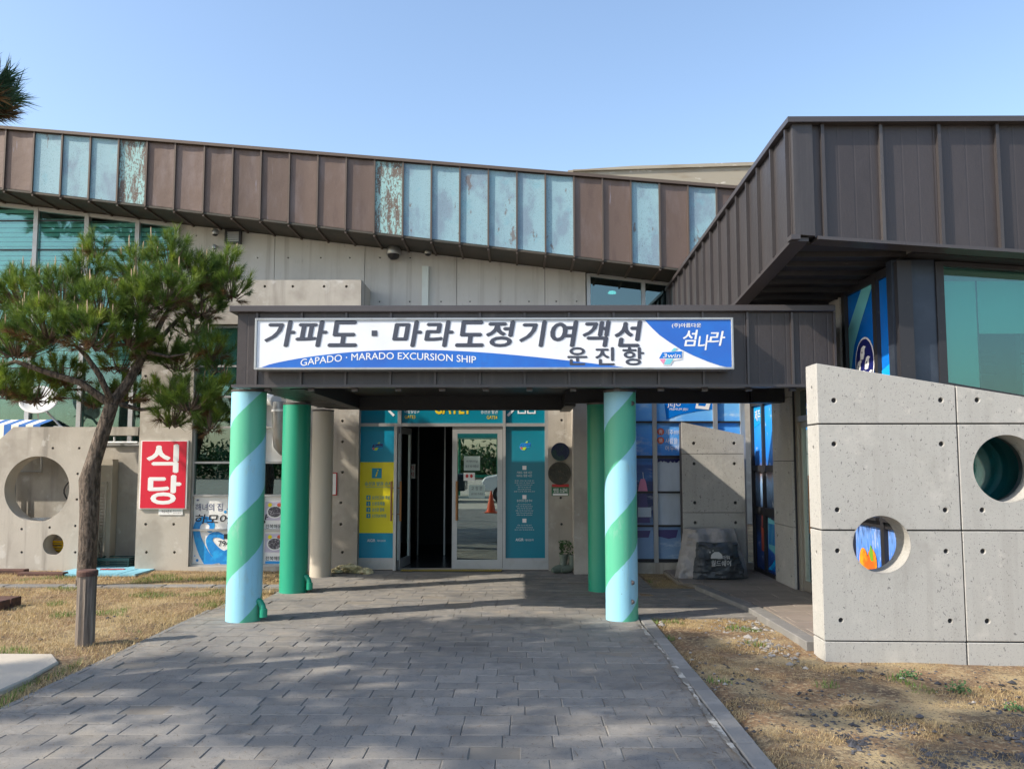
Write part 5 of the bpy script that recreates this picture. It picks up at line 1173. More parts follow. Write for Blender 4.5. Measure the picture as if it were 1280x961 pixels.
# poster panes on the side wall (far) : two columns, three rows
ya, ym, yb = 12.46, 11.88, 11.33
zr = [DZ+.02, .90, 1.02, 1.52, 1.60, 2.42]
mb = MB()
for yy in (ya-.03, ym, yb): mb.box(XW, XW+.10, yy-.03, yy+.03, DZ, 2.5)
mb.each('window_frame', ALUD, sb)
mb = MB()
for a, b in ((yb+.031, ym-.031), (ym+.031, ya-.061)):
    for z0, z1 in ((DZ, DZ+.05), (.86, .97), (1.47, 1.56), (2.42, 2.5)): mb.box(XW+.005, XW+.09, a, b, z0, z1)
mb.each('glazing_bar', ALUD, sb)
for a, b in ((yb+.031, ym-.031), (ym+.031, ya-.061)):
    for z0, z1 in ((DZ+.051, .859), (.971, 1.469), (1.561, 2.419)): box('poster_pane', POST_RIDER, sb, XW+.04, XW+.05, a, b, z0, z1)
FM = lambda a, b, w: (w, -a, b)     # lettering frame on the side wall, read from the left
mb = MB(); w5 = XW+.036
sheet(mb, [(-12.38, 2.42), (-12.38, 2.10), (-12.0, 2.17), (-11.93, 2.42)], w5, FM); mb.build('flag_print', BNC, sb)
mb = MB(); text(mb, '제주', -12.32, -12.05, 2.2, 2.36, w5-.003, FM, bold=.02); mb.each('lettering', LET, sb)
mb = MB(); sheet(mb, [(-11.80, .42), (-11.40, .34), (-11.40, .80), (-11.80, .84)], w5, FM, 0)
for k in range(6): sheet(mb, [(-11.77+.06*k, .48), (-11.735+.06*k, .475), (-11.735+.06*k, .76), (-11.77+.06*k, .765)], w5-.003, FM, 1)
sheet(mb, [(-11.85, .13), (-11.36, .13), (-11.36, .36), (-11.52, .30), (-11.7, .2)], w5, FM, 2); sheet(mb, [(-11.7, .128), (-11.36, .128), (-11.36, .25), (-11.5, .22)], w5-.003, FM, 1)
sheet(mb, [(-12.15, .35), (-11.98, .35), (-11.98, .66), (-12.15, .7)], w5, FM, 3); sheet(mb, [(-12.12, .7), (-12.08, .7), (-12.05, .88), (-12.1, .88)], w5, FM, 3)
mb.build('poster_print', [BNT, BNB, BNC, CORAL], sb)
# near side windows: banners above, waterfall posters below
yq = [7.55, 8.14, 8.84]
mb = MB()
for yy in (7.55, 8.03, 8.80): mb.box(XW, XW+.13, yy-.04, yy+.04, DZ, 3.42)
mb.each('window_frame', ALUD, sb)
mb = MB()
for a, b in ((7.591, 7.989), (8.071, 8.759)):
    for z0, z1 in ((DZ, .25), (.98, 1.10), (3.34, 3.42)): mb.box(XW+.012, XW+.12, a, b, z0, z1)
    mb.box(XW-.04, XW+.011, a, b, 1.05, 1.08)
mb.each('glazing_bar', ALUD, sb)
for a, b in ((7.591, 7.989), (8.071, 8.759)):
    box('banner_pane', BNB, sb, XW+.04, XW+.06, a, b, 1.101, 3.339); box('poster_pane', POST_FALL, sb, XW+.04, XW+.06, a, b, .251, .979)
w6 = XW+.036; mb = MB()
sheet(mb, [(-8.759, 2.80), (-8.759, 3.0), (-8.40, 3.339), (-8.12, 3.339), (-8.45, 3.0), (-8.62, 2.8), (-8.70, 2.6), (-8.759, 2.3)], w6, FM, 0)
sheet(mb, [(-7.989, 1.361), (-7.591, 1.361), (-7.591, 2.58), (-7.989, 2.47)], w6, FM, 1)
mb.build('banner_print', [BNT, BNC], sb)
mb = MB(); cy, cz, rr_ = -8.37, 2.60, .25
sheet(mb, [(cy+rr_*.92*math.cos(t), cz+rr_*math.sin(t)) for t in np.linspace(0, 2*math.pi, 37)[:-1]], w6-.002, FM, 0)
sheet(mb, [(cy+rr_*.84*math.cos(t), cz+rr_*.92*math.sin(t)) for t in np.linspace(0, 2*math.pi, 37)[:-1]], w6-.004, FM, 1)
for dx, dz_, s_ in ((-.02, .10, 1), (-.12, -.03, .9), (.08, -.01, .95), (-.04, -.14, .9), (.14, -.13, .6)):
    b = (cy+dx, cz+dz_); pts = [(b[0]-.08*s_, b[1]-.07*s_), (b[0]-.07*s_, b[1]+.0*s_), (b[0]-.04*s_, b[1]+.05*s_), (b[0]+.01*s_, b[1]+.065*s_), (b[0]+.07*s_, b[1]+.05*s_), (b[0]+.035*s_, b[1]+.03*s_), (b[0]+.03*s_, b[1]-.02*s_), (b[0]+.0*s_, b[1]-.07*s_)]
    sheet(mb, pts, w6-.006, FM, 2); sheet(mb, [(b[0]-.025*s_+.012*math.cos(t), b[1]+.012*math.sin(t)) for t in np.linspace(0, 6.28, 9)[:-1]], w6-.008, FM, 1)
mb.build('emblem', [LET, NAVY, WHT], sb)
mb = MB()
for fy, fz, fr__ in ((-8.56, .62, .13), (-8.36, .62, .14), (-8.47, .50, .13), (-8.66, .48, .1)): sheet(mb, [(fy+fr__*.8*math.cos(t), fz+fr__*math.sin(t)) for t in np.linspace(0, 2*math.pi, 19)[:-1]], w6-.0005*abs(fy), FM, 0)
sheet(mb, [(-8.42, .70), (-8.38, .80), (-8.33, .74), (-8.32, .64), (-8.38, .64)], w6-.006, FM, 1)
for k in range(5): sheet(mb, [(-8.60+.075*k, .26), (-8.52+.075*k, .26), (-8.55+.075*k, .46-.05*(k % 2))], w6-.007, FM, 2)
for fy, fz, fr__ in ((-7.72, .56, .1), (-7.66, .40, .08)): sheet(mb, [(fy+fr__*.6*math.cos(t), fz+fr__*math.sin(t)) for t in np.linspace(0, 2*math.pi, 15)[:-1]], w6-.0005*abs(fy), FM, 3)
mb.each('fruit_print', [ORG, GRN, CORAL, BNT], sb)
# front of the wing: corner post and glass
YH = 7.62
MB().box(XW-.02, P(1168, 400, YH).x, YH-.04, YH-.046+.12, .0, zfb(4)-.01).build('corner_post', mat('slate_post', (.035, .045, .065), .35, .3, layers=[((.06, .075, .10), 3, .45, .7, .6)]), sb)
xg = P(1178, 400, YH).x
mb = MB(); mb.box(P(1168, 400, YH).x+.001, xg, YH-.06, YH+.05, 0, zfb(4)-.03)
for x in (6.2, 8.4): mb.box(x-.04, x+.04, YH-.05, YH+.05, 0, 3.2)
mb.each('window_frame', ALUD, sb)
zs0 = 2.12; zg_ = PZ(332, YH, 1200)
gz = lambda x: zfb(x)-.075
MB().plate([[(xg+.001, gz(xg)), (XR, gz(XR)), (XR, zfb(XR)-.031), (xg+.001, zfb(xg)-.031)]], YH-.045, YH+.045).build('window_head', ALUD, sb)
for q0_, q1_ in ((xg+.001, 6.159), (6.241, 8.359)): MB().plate([[(q0_, .25), (q1_, .25), (q1_, gz(q1_)-.001), (q0_, gz(q0_)-.001)]], YH-.006, YH+.006).build('pane', G_SIDE, sb)
a, b = P(1178, 480, YH-.03), P(1280, 497.5, YH-.03)
def zln(x): return a.z+(b.z-a.z)*(x-a.x)/(b.x-a.x)
MB().plate([[(xg, zln(xg)-.05), (XR, zln(XR)-.05), (XR, zln(XR)+.02), (xg, zln(xg)+.02)]], YH-.06, YH-.02).build('sloping_rail', ALUD, sb)
xx = P(1221, 400, YH+.12).x; zst = PZ(417, YH+.12, 1220)
SCR = mat('pale_screen', (.80, .86, .82), .7)
MB().box(xg, xx, YH+.12, YH+.14, 1.985, 3.28).build('screen_or_backing', SCR, sb); MB().box(xx+.012, XR, YH+.12, YH+.14, zst, 3.28).build('screen_or_backing', SCR, sb)
MB().box(xg, XR, YH+.145, YH+.16, .2, 1.98).build('screen_or_backing', mat('slate_backing', (.26, .30, .42), .8), sb)  # backing added behind the glass to lighten the porthole view; not a real screen
MB().box(xx, xx+.012, YH+.115, YH+.144, 1.985, 3.28).build('screen_edge', ALUD, sb)
for k in range(3): z = zst-.13-.1*k; MB().box(xx+.03, XR, YH+.5, YH+.52, z-.012, z).build('screen_line', ALUD, sb)
mb = MB(); mb.box(XW+.3, XR, 8.5, 8.6, 0, 3.3); mb.box(XR, XR+.2, YH, 12.5, 0, 3.4); mb.box(XW+.3, XR, 12.52, 12.7, 0, 3.3); mb.each('inner_wall', mat('dim_room', (.26, .36, .36), .9), sb)
MB().box(XW+.15, XR, YH-.03, YH+.1, -.1, .245).build('plinth', C_LOW, sb)
# ================================================================ free-standing slab wall, right
YZ = 7.15; sw = thing('slab_wall', (4.2, YZ, 0), 'thick exposed concrete wall with two porthole openings at the right', 'wall')
K = lambda a, b: (P(a, b, YZ).x, P(a, b, YZ).z)
ANG = R(-1.6)
def FS(u_, v_, w_):    # slab frame, turned a little
    x = u_-2.6; return (2.6+x*math.cos(ANG)-w_*math.sin(ANG)*0, YZ+x*math.sin(ANG)+w_, v_)
c0 = K(1021, 454); c1 = K(1205, 484.5); x0 = K(1026, 640)[0]; xv = K(1199, 640)[0]
slope = (K(1280, 497)[1]-c0[1])/(K(1280, 497)[0]-c0[0])
def zs2(x): return c0[1]+slope*(x-x0)
XE = 6.6; J = [K(1120, 801)[1], K(1120, 662.6)[1], K(1120, 529.8)[1]]
H1 = (*K(1256, 585.5), .283); H2 = (*K(1101.5, 680), .238)
TH = .27; g_ = .0062
MB().plate([[(x0+.03, -.25), (XE, -.25), (XE, zs2(XE)-.02), (x0+.03, zs2(x0)-.02)], circ(H1[0], H1[1], H1[2]+.004, 48), circ(H2[0], H2[1], H2[2]+.004, 48)], .03, TH-.03, FS).build('wall_core', C_DARK, sw)
def arc(cx, cz, r_, a0, a1, n=24): return [(cx+r_*math.cos(a0+(a1-a0)*i/n), cz+r_*math.sin(a0+(a1-a0)*i/n)) for i in range(n+1)]
xs_ = [x0, xv, K(1395, 640)[0], XE]
for face in (0, 1):
    w0, w1 = (0, .03) if face == 0 else (TH-.03, TH)
    for i in range(3):
        a, b = xs_[i]+(g_ if i else 0), xs_[i+1]-g_
        levels = [-.25]+J+[None]
        for k in range(4):
            z0 = levels[k]+g_ if k else -.25
            top = [(b, levels[k+1]-g_), (a, levels[k+1]-g_)] if k < 3 else [(b, zs2(b)), (a, zs2(a))]
            bot = [(a, z0), (b, z0)]
            if i == 0 and k == 1:   # hole cuts the top joint
                zz = levels[2]-g_; s_ = zz-H2[1]; t0 = math.asin(s_/H2[2]); top = [(b, zz)]+arc(H2[0], H2[1], H2[2], t0, -math.pi-t0, 40)+[(a, zz)]
            if i == 0 and k == 2:
                zz = levels[2]+g_; s_ = zz-H2[1]; t0 = math.asin(s_/H2[2]); bot = [(a, zz)]+arc(H2[0], H2[1], H2[2], math.pi-t0, t0, 20)+[(b, zz)]
            loops = [bot+top]
            if i == 1 and k == 2: loops.append(circ(H1[0], H1[1], H1[2], 48))
            if face == 0:
                for tx in ((a+.13, b-.13) if i == 0 else (a+.16, b-.2)):
                    zt_l = (levels[k+1]-.17) if k < 3 else None
                    cand = {0: [], 1: [levels[1]+.17, levels[2]-.17], 2: [levels[2]+.17, levels[3]-.17], 3: [levels[3]+.2]}[k]
                    loops += [circ(tx+(.0 if kk else .01), q, .021, 12) for kk, q in enumerate(cand) if math.hypot(tx-H1[0], q-H1[1]) > .36 and math.hypot(tx-H2[0], q-H2[1]) > .28 and zs2(tx)-q > .06]
            MB().plate(loops, w0, w1, FS).build('concrete_panel', C_SLAB, sw, bevel=.004)
# end face panels and top face, rims of the holes
lv = [-.25]+J+[zs2(x0)]
for k in range(4):
    MB().plate([[(.0305, lv[k]+(g_ if k else 0)), (TH-.0305, lv[k]+(g_ if k else 0)), (TH-.0305, lv[k+1]-(g_ if k < 3 else 0)), (.0305, lv[k+1]-(g_ if k < 3 else 0))], circ(TH/2, lv[k+1]-.2, .018, 10)] if k else [[(.0305, lv[k]), (TH-.0305, lv[k]), (TH-.0305, lv[k+1]-g_), (.0305, lv[k+1]-g_)]], 0, .03, lambda u_, v_, w_: FS(x0+w_, v_, u_)).build('concrete_panel', C_SLAB, sw, bevel=.004)
MB().plate([[(x0+.031, zs2(x0+.03)-.0195), (XE, zs2(XE)-.0195), (XE, zs2(XE)), (x0+.031, zs2(x0+.03))]], .0305, TH-.0305, FS).build('wall_top', C_SLAB, sw)
for hx, hz_, hr in (H1, H2): MB().plate([circ(hx, hz_, hr+.0035, 48), circ(hx, hz_, hr, 48)], .0, TH, FS).build('hole_lining', C_SLAB, sw)
MB().plate([circ(H1[0]+.03, H1[1], H1[2]+.06, 48), circ(H1[0]+.03, H1[1], H1[2]+.005, 48)], TH+.002, TH+.12, FS).build('porthole_ring', ALUD, sw)
# grey leaning-top slab behind the covered machine
YK = 12.05; k1 = lambda a, b: (P(a, b, YK).x, P(a, b, YK).z)
bw = thing('grey_slab', (2.8, YK, 0), 'narrow grey concrete slab with a sloping top standing behind the covered machine', 'wall')
xa_, xb_ = k1(854, 650)[0], k1(932, 650)[0]; zl_, zr_ = k1(853, 527.5)[1], k1(938, 543.5)[1]
MB().plate([[(xa_, -.05), (xb_, -.05), (xb_, zr_-.02), (xa_, zl_-.02)]], YK+.03, YK+.2).build('wall_core', C_DARK, bw)
jj = [-.05, k1(890, 640.5)[1], k1(890, 567)[1]]
for k in range(3):
    z0 = jj[k]+.004; hi = jj[k+1]-.004 if k < 2 else None; t_ = [(xb_, hi), (xa_, hi)] if hi else [(xb_, zr_), (xa_, zl_)]
    hs = [circ(x, z, .024, 10) for x in (xa_+.17, xb_-.14) for z in {0: [jj[1]-.14], 1: [jj[1]+.14, jj[2]-.14], 2: [jj[2]+.15]}[k]]
    MB().plate([[(xa_, z0), (xb_, z0)]+t_]+hs, YK, YK+.03).build('concrete_panel', C_SLAB, bw)
# covered machine
mc = thing('covered_machine', (2.7, 11.55, DZ), 'machine under a grey tarpaulin with a dark printed front cover', 'covered machine')
m_ = lambda a, b, Y=11.5: (P(a, b, Y).x, P(a, b, Y).z)
from mathutils import noise as nz
def drape(x0, x1, z0, z1, y0, y1, m, name, flare=.06, seed=0, topx=(0, 0), par=mc):
    nx_, nz_ = 26, 18; vs = []
    for j in range(nz_+1):
        v = j/nz_
        for i in range(nx_+1):
            u_ = i/nx_; xx0 = x0+topx[0]*v-flare*(1-v); xx1 = x1-topx[1]*v+flare*(1-v)
            x = xx0+(xx1-xx0)*u_
            bulge = math.sin(math.pi*u_)**.4*(.5+.5*math.sin(math.pi*min(1, v*1.05))**.5)
            y_ = y1+(y0-y1)*bulge-flare*(1-v)
            f = nz.noise(Vector((x*6+seed, v*2.2, seed)))*.07+abs(nz.noise(Vector((x*4+v*5, v*6, seed+4))))*.12+abs(nz.noise(Vector((x*9-v*7, v*9, seed+9))))*.04
            z = z0+(z1-z0)*v+nz.noise(Vector((x*4, seed, 1)))*.02*v
            vs.append((x, y_-f, z))
    # top edge row back to give it body
    for i in range(nx_+1):
        p = vs[nz_*(nx_+1)+i]; vs.append((p[0], y1+.25, p[2]-.01+nz.noise(Vector((p[0]*6, 3, seed)))*.03))
    fs = [(j*(nx_+1)+i, j*(nx_+1)+i+1, (j+1)*(nx_+1)+i+1, (j+1)*(nx_+1)+i) for j in range(nz_+1) for i in range(nx_)]
    o = MB().add(vs, fs).build(name, m, par, smooth=True); return o
A1 = m_(851, 714); A2 = m_(928, 660)
drape(A1[0]+.03, A2[0]+.02, .0, A2[1]-.02, 11.55, 11.78, TARP, 'tarpaulin', .10, 1, (.08, .05))
B1 = m_(870, 718, 11.36); B2 = m_(931, 678, 11.36)
drape(B1[0]+.0, B2[0]-.02, .05, B2[1], 11.34, 11.5, TARPD, 'front_cover', .03, 7, (.03, .06))
LETG = mat('lettering_grey', (.45, .46, .46), .6)
mb = MB(); w_ = 11.20; textpx(mb, '월드쉐어', 889, 700, 914, 707.5, w_, bold=.02, shear=.1); c = P(896, 695, w_); sheet(mb, [(c.x-.08, c.z-.03), (c.x+.08, c.z-.03), (c.x+.07, c.z+.02), (c.x+.03, c.z+.055), (c.x-.03, c.z+.055), (c.x-.07, c.z+.02)], w_)
textpx(mb, '고마워', 897, 694, 912, 699, w_-.003, bold=.01); c = P(887.5, 690, w_); sheet(mb, circ(c.x, c.z, .012, 8), w_); sheet(mb, circ(c.x+.04, c.z+.02, .008, 8), w_); mb.each('lettering', LETG, mc)
# plaques, green label, pots by the door
for (a, b, r_, m, lab) in ((700.5, 564.5, 11.4, ORN2, 'smaller dark blue round plaque, the upper of two on the pillar by the door'), (699.5, 591.5, 14.2, ORN, 'larger round bronze plaque below the dark blue one on the pillar by the door')):
    c = P(a, b, YD-.2); rad = r_*(YD-.2)/FPX; t = thing('round_plaque', c, lab, 'plaque')
    fr_ = lambda u_, v_, w_: (u_, w_, v_)
    MB().plate([circ(c.x, c.z, rad*.86, 36)], YD-.15, YD-.122).build('plaque_face', m, t); MB().plate([circ(c.x, c.z, rad, 36), circ(c.x, c.z, rad*.84, 36)], YD-.16, YD-.122).build('plaque_rim', m, t, bevel=.004)
    for rr_ in (.3, .58): MB().plate([circ(c.x, c.z, rad*rr_, 24), circ(c.x, c.z, rad*(rr_-.07), 24)], YD-.156, YD-.1505).build('relief_ring', m, t)
t = thing('green_label', P(700, 614, YD-.13), 'green and red paper label under the round plaques', 'label'); w_ = YD-.124
n0, n1, n2, n3 = rectpx(689.5, 606, 711, 619.5, w_); MB().box(n0, n1, w_-.004, w_, n2, n3).build('label_sheet', mat('label_green', (.04, .16, .08), .6), t)
n0, n1, n2, n3 = rectpx(690, 605, 711, 608.5, w_-.006); MB().box(n0, n1, w_-.008, w_-.004, n2, n3).build('label_band', NOTR, t)
mb = MB(); textpx(mb, '맛집 소갈비', 692, 610, 709, 615.5, w_-.006, bold=.02); n0, n1, n2, n3 = rectpx(691, 616.5, 710, 619, w_-.006); sheet(mb, [(n0, n2), (n1, n2), (n1, n3), (n0, n3)], w_-.006); mb.each('lettering', LET, t)
for k, (a, b, lab) in enumerate(((702, 711, 'grey green boot shaped planter with leaves, the left one of the pair by the pillar'), (713, 710.5, 'grey green boot shaped planter, the right one of the pair touching the pillar'))):
    c = P(a, b, 12.45); t = thing('boot_planter', (c.x, 12.45, 0), lab, 'planter', 'boot planters by the door pillar')
    mb = MB(); ax_ = Vector((-.10, -.06, 0)); b0 = Vector((c.x, 12.45, 0))
    mb.tube([b0+Vector((.03, 0, .24)), b0+Vector((.03, 0, .16)), b0+Vector((.02, 0, .09)), b0+Vector((-.02, -.02, .06)), b0+Vector((-.09, -.05, .05)), b0+Vector((-.14, -.08, .04))], [.06, .052, .06, .062, .055, .03], n=14); mb.build('boot', POTM, t, smooth=True)
    mb = MB(); mb.tube([b0+Vector((.03, 0, .235)), b0+Vector((.03, 0, .262))], [.066, .066], n=14); mb.build('rim', POTM, t)
    lf_ = MB()
    for i in range(70 if k == 0 else 45):
        p = b0+Vector((.03+random.uniform(-.07, .07), random.uniform(-.06, .06), .26+random.uniform(0, .2))); u1_ = Vector(RNG.normal(size=3)).normalized()*.028; v1_ = u1_.orthogonal().normalized()*.014
        lf_.add([p-u1_, p+v1_, p+u1_, p-v1_], [(0, 1, 2, 3)])
    lf_.build('foliage', LEAF, t, kind='stuff')
# yellow foam sack at the wall foot
mb = MB()
for i in range(22): a = random.uniform(415, 466); c = P(a, 705, 12.35); mb.blob((c.x, 12.36+random.uniform(-.08, .1), random.uniform(.0, .1 if a < 450 else .04)), (random.uniform(.05, .12), .07, random.uniform(.02, .05)), sub=2, jit=.42)
tag(mb.build('crumpled_sack', BAG), 'crumpled pale yellow sacking heaped at the wall foot left of the entrance', 'sack')
# ================================================================ bollard and small outdoor things
Yp = 7.55; c = P(106, 800, Yp); bx = c.x; ht = PZ(712, Yp, 106); bp = thing('wooden_bollard', (bx, Yp, -.03), 'weathered round wooden post on the dry grass in front of the pine trunk', 'post')
mb = MB(); n = 20; vs = []; fs = []
for j, z in enumerate([-.1, 0, .2, .4, ht-.05]):
    for k in range(n):
        a_ = 2*math.pi*k/n; rr_ = .080*(1-.12*(k % 5 == 0))*(1+.01*math.sin(3*a_+j)); vs.append((bx+rr_*math.cos(a_), Yp+rr_*math.sin(a_), z))
for j in range(4):
    for k in range(n): k2 = (k+1) % n; fs.append((j*n+k, j*n+k2, (j+1)*n+k2, (j+1)*n+k))
fs += [tuple(range(n))[::-1], tuple(4*n+k for k in range(n))]; mb.add(vs, fs); mb.build('post_shaft', WOOD, bp)
MB().lathe([(.088, ht-.049), (.088, ht-.01), (.078, ht)], (bx, Yp, 0), 20).build('post_cap', WOODD, bp)
# things behind the photographer, mirrored in the door glass
def vehicle(x0, y, L_, h, m, label, cat, prof):
    t = thing('parked_car', (x0+L_/2, y, 0), label, cat, None)
    W = 1.8; body = [(x0+a*L_, .3+b*(h-.3)) for a, b in prof]
    MB().plate([body], y-W/2, y+W/2).build('body', m, t, bevel=.05)
    for cx in (x0+.18*L_, x0+.8*L_):
        for sy in (-1, 1):
            yy = y+sy*(W/2-.08); w_o = MB().plate([circ(cx, .34, .34, 24)], yy-.12, yy+.12).build('wheel', BLK, t, bevel=.03); MB().plate([circ(cx, .34, .2, 16)], yy-.13, yy+.13).build('rim', PIPE, w_o)
    for sy in (-1, 1):
        yy = y+sy*(W/2+.004); 
        for a, b in ((.30, .52), (.54, .78)):
            z0, z1 = .3+.62*(h-.3), .3+.92*(h-.3); MB().plate([[(x0+a*L_, z0), (x0+b*L_, z0), (x0+b*L_-.05, z1), (x0+a*L_+.12, z1)]], yy-.012, yy+.012).build('side_window', ALUD, t)
    for xx in (x0-.0, x0+L_-.04): MB().box(xx-.012, xx+.05, y-.8, y-.5, .68, .82).build('headlight', PIPE, t); MB().box(xx-.012, xx+.05, y+.5, y+.8, .68, .82).build('headlight', PIPE, t)
    return t
suv = [(0, .1), (1, .1), (1, .55), (.96, .62), (.88, .96), (.84, 1), (.34, 1), (.22, .64), (.03, .52), (0, .4)]
trk = [(0, .1), (1, .1), (1, .58), (.62, .58), (.60, .96), (.56, 1), (.34, 1), (.24, .62), (.03, .56), (0, .4)]
vehicle(-1.5, -9, 4.4, 1.68, WHT, 'white car mirrored in the right side of the glass door', 'car', suv)
vehicle(-6.8, -9.6, 4.6, 1.75, mat('car_paint_dark', (.02, .035, .045), .25, .3), 'dark pickup mirrored in the left side of the glass door', 'car', trk)
t = thing('traffic_cone', (-.9, -1.6, 0), 'orange traffic cone mirrored in the glass door', 'traffic cone'); CONE = mat('cone_orange', (.8, .10, .02), .5)
MB().lathe([(.15, .03), (.03, .68), (.02, .7)], (-.9, -1.6, 0), 20).build('cone_body', CONE, t, smooth=True); MB().box(-1.1, -.7, -1.8, -1.4, 0, .03).build('cone_base', CONE, t)
t = thing('pergola', (-1, -15, 0), 'teal roofed pergola on green posts mirrored in the door glass', 'pergola')
MB().box(-9, 7, -16.2, -13.8, 2.75, 2.95).build('pergola_roof', mat('teal_roof', (.05, .42, .36), .5), t, bevel=.02)
for k in range(9):
    for yy in (-16, -14): MB().lathe([(.06, 0), (.06, 2.749)], (-8.8+1.95*k, yy, 0), 10).build('pergola_post', GRNC, t, smooth=True)
for k in range(2): MB().box(-9, 7, -16+2*k-.05, -16+2*k+.05, .9, 1.).build('rail', GRNC, t)
co = []
for k in range(26):
    cx_, h_ = -60+4.6*k, RNG.uniform(2.4, 4.2)
    m_c = RNG.normal(size=(900, 3))*np.array([1.6, 1.6, h_*.3])+np.array([cx_, -60+RNG.uniform(-3, 3), h_*.55]); m_c[:, 2] = np.abs(m_c[:, 2])
    for _ in range(3): co.append(m_c+RNG.normal(size=(900, 3))*.22)
co = np.concatenate([np.stack(co[3*k:3*k+3], 1).reshape(-1, 3) for k in range(26)])
tag(tri_obj('tree_belt', co, LEAF, None, 'stuff'), 'distant belt of dark trees mirrored in the windows', 'trees')
# ================================================================ grass, weeds, pebbles
def blades(n, reg, m, name, h=(.015, .05), wd=.004, lean=1.2, clump=None):
    xs = []; 
    while len(xs) < n:
        x = RNG.uniform(reg[0], reg[1]); y = RNG.uniform(reg[2], reg[3])
        if not ok(x, y): continue
        if clump is not None and nz.noise(Vector((x*clump[0], y*clump[0], 5))) < clump[1]: continue
        xs.append((x, y, zg(x, y)+.005))
    p = np.array(xs); N = len(p); a = RNG.uniform(0, 6.28, N); H = RNG.uniform(*h, N); ln = RNG.uniform(.2, lean, N)
    side = np.stack([np.cos(a+1.57), np.sin(a+1.57), np.zeros(N)], 1)*wd/2
    tip = p+np.stack([np.cos(a)*H*ln, np.sin(a)*H*ln, H], 1); p[:, 2] -= .012
    return tri_obj(name, np.stack([p-side, p+side, tip], 1).reshape(-1, 3), m, None, 'stuff')
def ok(x, y):
    e_n = .05*nz.noise(Vector((x*3, y*3, 2)))
    if PL-.02+e_n < x < PR+.14+e_n and y < 9.35: return False
    if -3.05 < x < 2.45 and y > 8.95 and not (1.75 < x < 2.2 and y > 10.95): return False
    if x > 2.2 and y > 9.2: return False
    if x > 2.45 and y > 7.35: return False
    if x > 2.55 and y > 7.1: return False
    if x < -3 and 10.9 < y < 11.2: return False
    if x < -3.57 and y < 7.13: return False
    if abs(x) > .72*y+.6: return False
    return True
blades(60000, (-9.5, -3.0, 5.6, 12.55), GRASSM, 'dry_grass', (.012, .04), .005, 2.2)
tag(bpy.data.objects['dry_grass'], 'short dry straw coloured grass left of the path', 'grass')
o = blades(30000, (1.3, 5.2, 4.2, 12.4), GRASSM, 'dry_grass', (.005, .022), .004, 3.2, (1.7, .0)); tag(o, 'thin dry straw coloured grass right of the path', 'grass')
o = blades(7000, (-9.5, -3.0, 5.6, 12.5), GRASSG, 'green_weeds', (.015, .05), .006, 1.2, (1.5, .30)); tag(o, 'patchy green weeds among the dry grass left of the path', 'weeds')
o = blades(900, (1.3, 5.2, 6.2, 12.4), GRASSG, 'green_weeds', (.015, .045), .007, 1.2, (2.6, .42)); tag(o, 'small green weeds on the bare soil right of the path', 'weeds')
def litter(n):
    p = []
    while len(p) < n:
        x = RNG.uniform(PL, PR); y = RNG.uniform(4.2, 10.5); e = min(x-PL, PR-x)
        if RNG.random() > .12+.9*math.exp(-e/.18)+.5*max(0, nz.noise(Vector((x*1.5, y*1.5, 8)))-.15): continue
        p.append((x, y, .006))
    p = np.array(p); a = RNG.uniform(0, 6.28, n); L_ = RNG.uniform(.02, .075, n); d_ = np.stack([np.cos(a), np.sin(a), np.zeros(n)], 1); s_ = np.stack([-np.sin(a), np.cos(a), np.zeros(n)], 1)*.0016
    q_ = p+d_*L_[:, None]; q_[:, 2] += RNG.uniform(0, .006, n)
    o = tri_obj('fallen_needles', np.stack([p-s_, p+s_, q_], 1).reshape(-1, 3), NEEDB, None, 'stuff'); tag(o, 'brown fallen pine needles scattered over the paved path', 'litter')
litter(5000)
def weed(u_, v_, s_, label):
    Y = 1680/(v_-578); c = P(u_, v_, Y); mb = MB()
    for i in range(90):
        p = Vector((c.x, Y, zg(c.x, Y)))+Vector((random.gauss(0, .035), random.gauss(0, .03), abs(random.gauss(.02, .02))))*s_; d_ = Vector((random.gauss(0, 1), random.gauss(0, 1), abs(random.gauss(.6, .5)))).normalized()*.022*s_; e2 = d_.orthogonal().normalized()*.008*s_
        mb.add([p, p+d_*.5+e2, p+d_, p+d_*.5-e2], [(0, 1, 2, 3)])
    tag(mb.build('weed_plant', LEAF), label, 'weed')
LEAF.node_tree.nodes['Principled BSDF'].inputs['Roughness'].default_value = .6
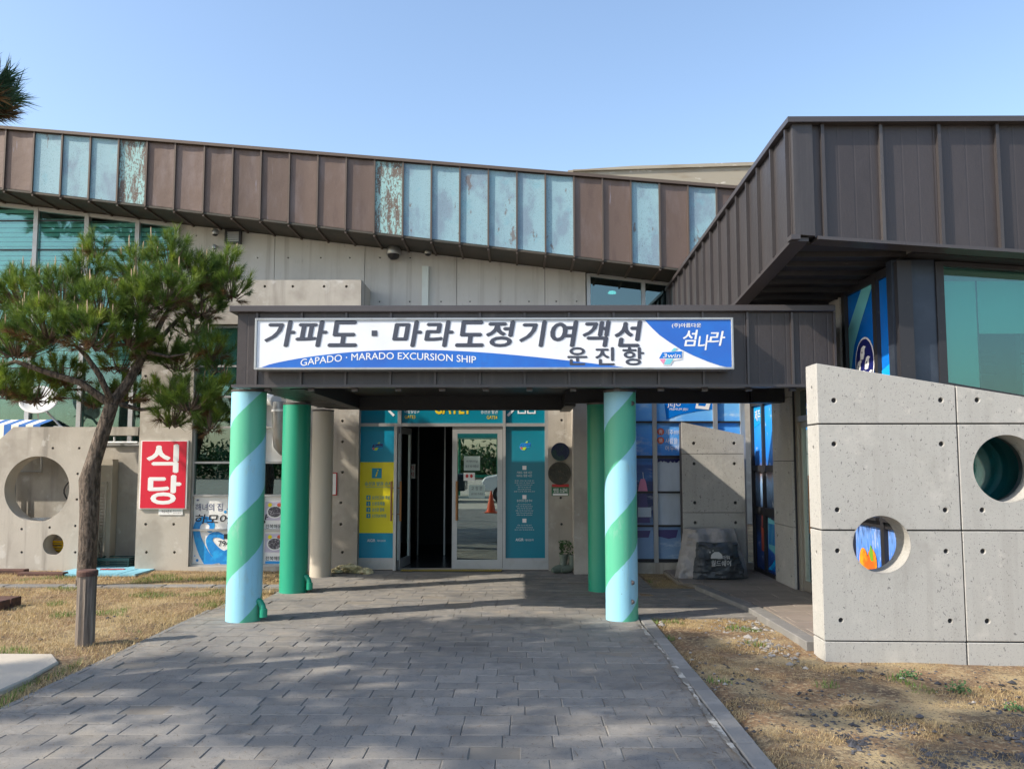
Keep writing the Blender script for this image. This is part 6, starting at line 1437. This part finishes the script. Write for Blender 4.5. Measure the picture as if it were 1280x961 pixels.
weed(1136, 829, 1., 'bright green weed at the foot of the slab wall left of its joint'); weed(1198, 844, 1.1, 'flat green weed on the dry grass below the slab wall joint'); weed(1268, 862, 0.8, 'green weed near the right edge of the dry grass')
def pebbles(n, reg, name, size, label, f, m):
    vs = []; fs = []; ico = [(0, 0, 1), (.9, 0, .2), (.28, .85, .2), (-.72, .53, .2), (-.72, -.53, .2), (.28, -.85, .2), (0, 0, -.6)]
    ff = [(0, 1, 2), (0, 2, 3), (0, 3, 4), (0, 4, 5), (0, 5, 1), (6, 2, 1), (6, 3, 2), (6, 4, 3), (6, 5, 4), (6, 1, 5)]
    mb = MB(); k = 0
    while k < n:
        x = RNG.uniform(reg[0], reg[1]); y = RNG.uniform(reg[2], reg[3])
        if not ok(x, y) or RNG.random() > f(x, y): continue
        s_ = size*RNG.lognormal(0, .45); a = RNG.uniform(0, 6.28); z = zg(x, y)
        mb.add([(x+(q[0]*math.cos(a)-q[1]*math.sin(a))*s_*RNG.uniform(.8, 1.2), y+(q[0]*math.sin(a)+q[1]*math.cos(a))*s_, z+q[2]*s_*.65) for q in ico], ff); k += 1
    o = mb.build(name, m, None, kind='stuff'); tag(o, label, 'gravel')
PEB = needlemat('dark_gravel', (.05, .05, .055), (.09, .09, .10), (.16, .16, .17))
PEBL = needlemat('pale_gravel', (.22, .21, .2), (.35, .33, .31), (.5, .48, .46))
band = lambda x, y: min(1, max(0, math.exp(-((y-4.9-.25*(x-2.5))/.55)**2)*(x > 1.9)*(.3+nz.noise(Vector((x*2, y*2, 9)))*1.4)))+.015
pebbles(7000, (1.35, 4.8, 4.3, 7.0), 'gravel', .0105, 'dark gravel strewn over the soil at the lower right', band, PEB)
pebbles(500, (1.35, 3.5, 6.0, 9.0), 'gravel', .013, 'grey stones scattered on the soil by the deck edge', lambda x, y: min(1, .02+math.exp(-((x-2.25)/.3)**2-((y-8.0)/.6)**2)), PEBL)
pebbles(160, (-9, -3.1, 6, 12.4), 'gravel', .014, 'small dark clods scattered over the dry grass left of the path', lambda x, y: .5, PEB)
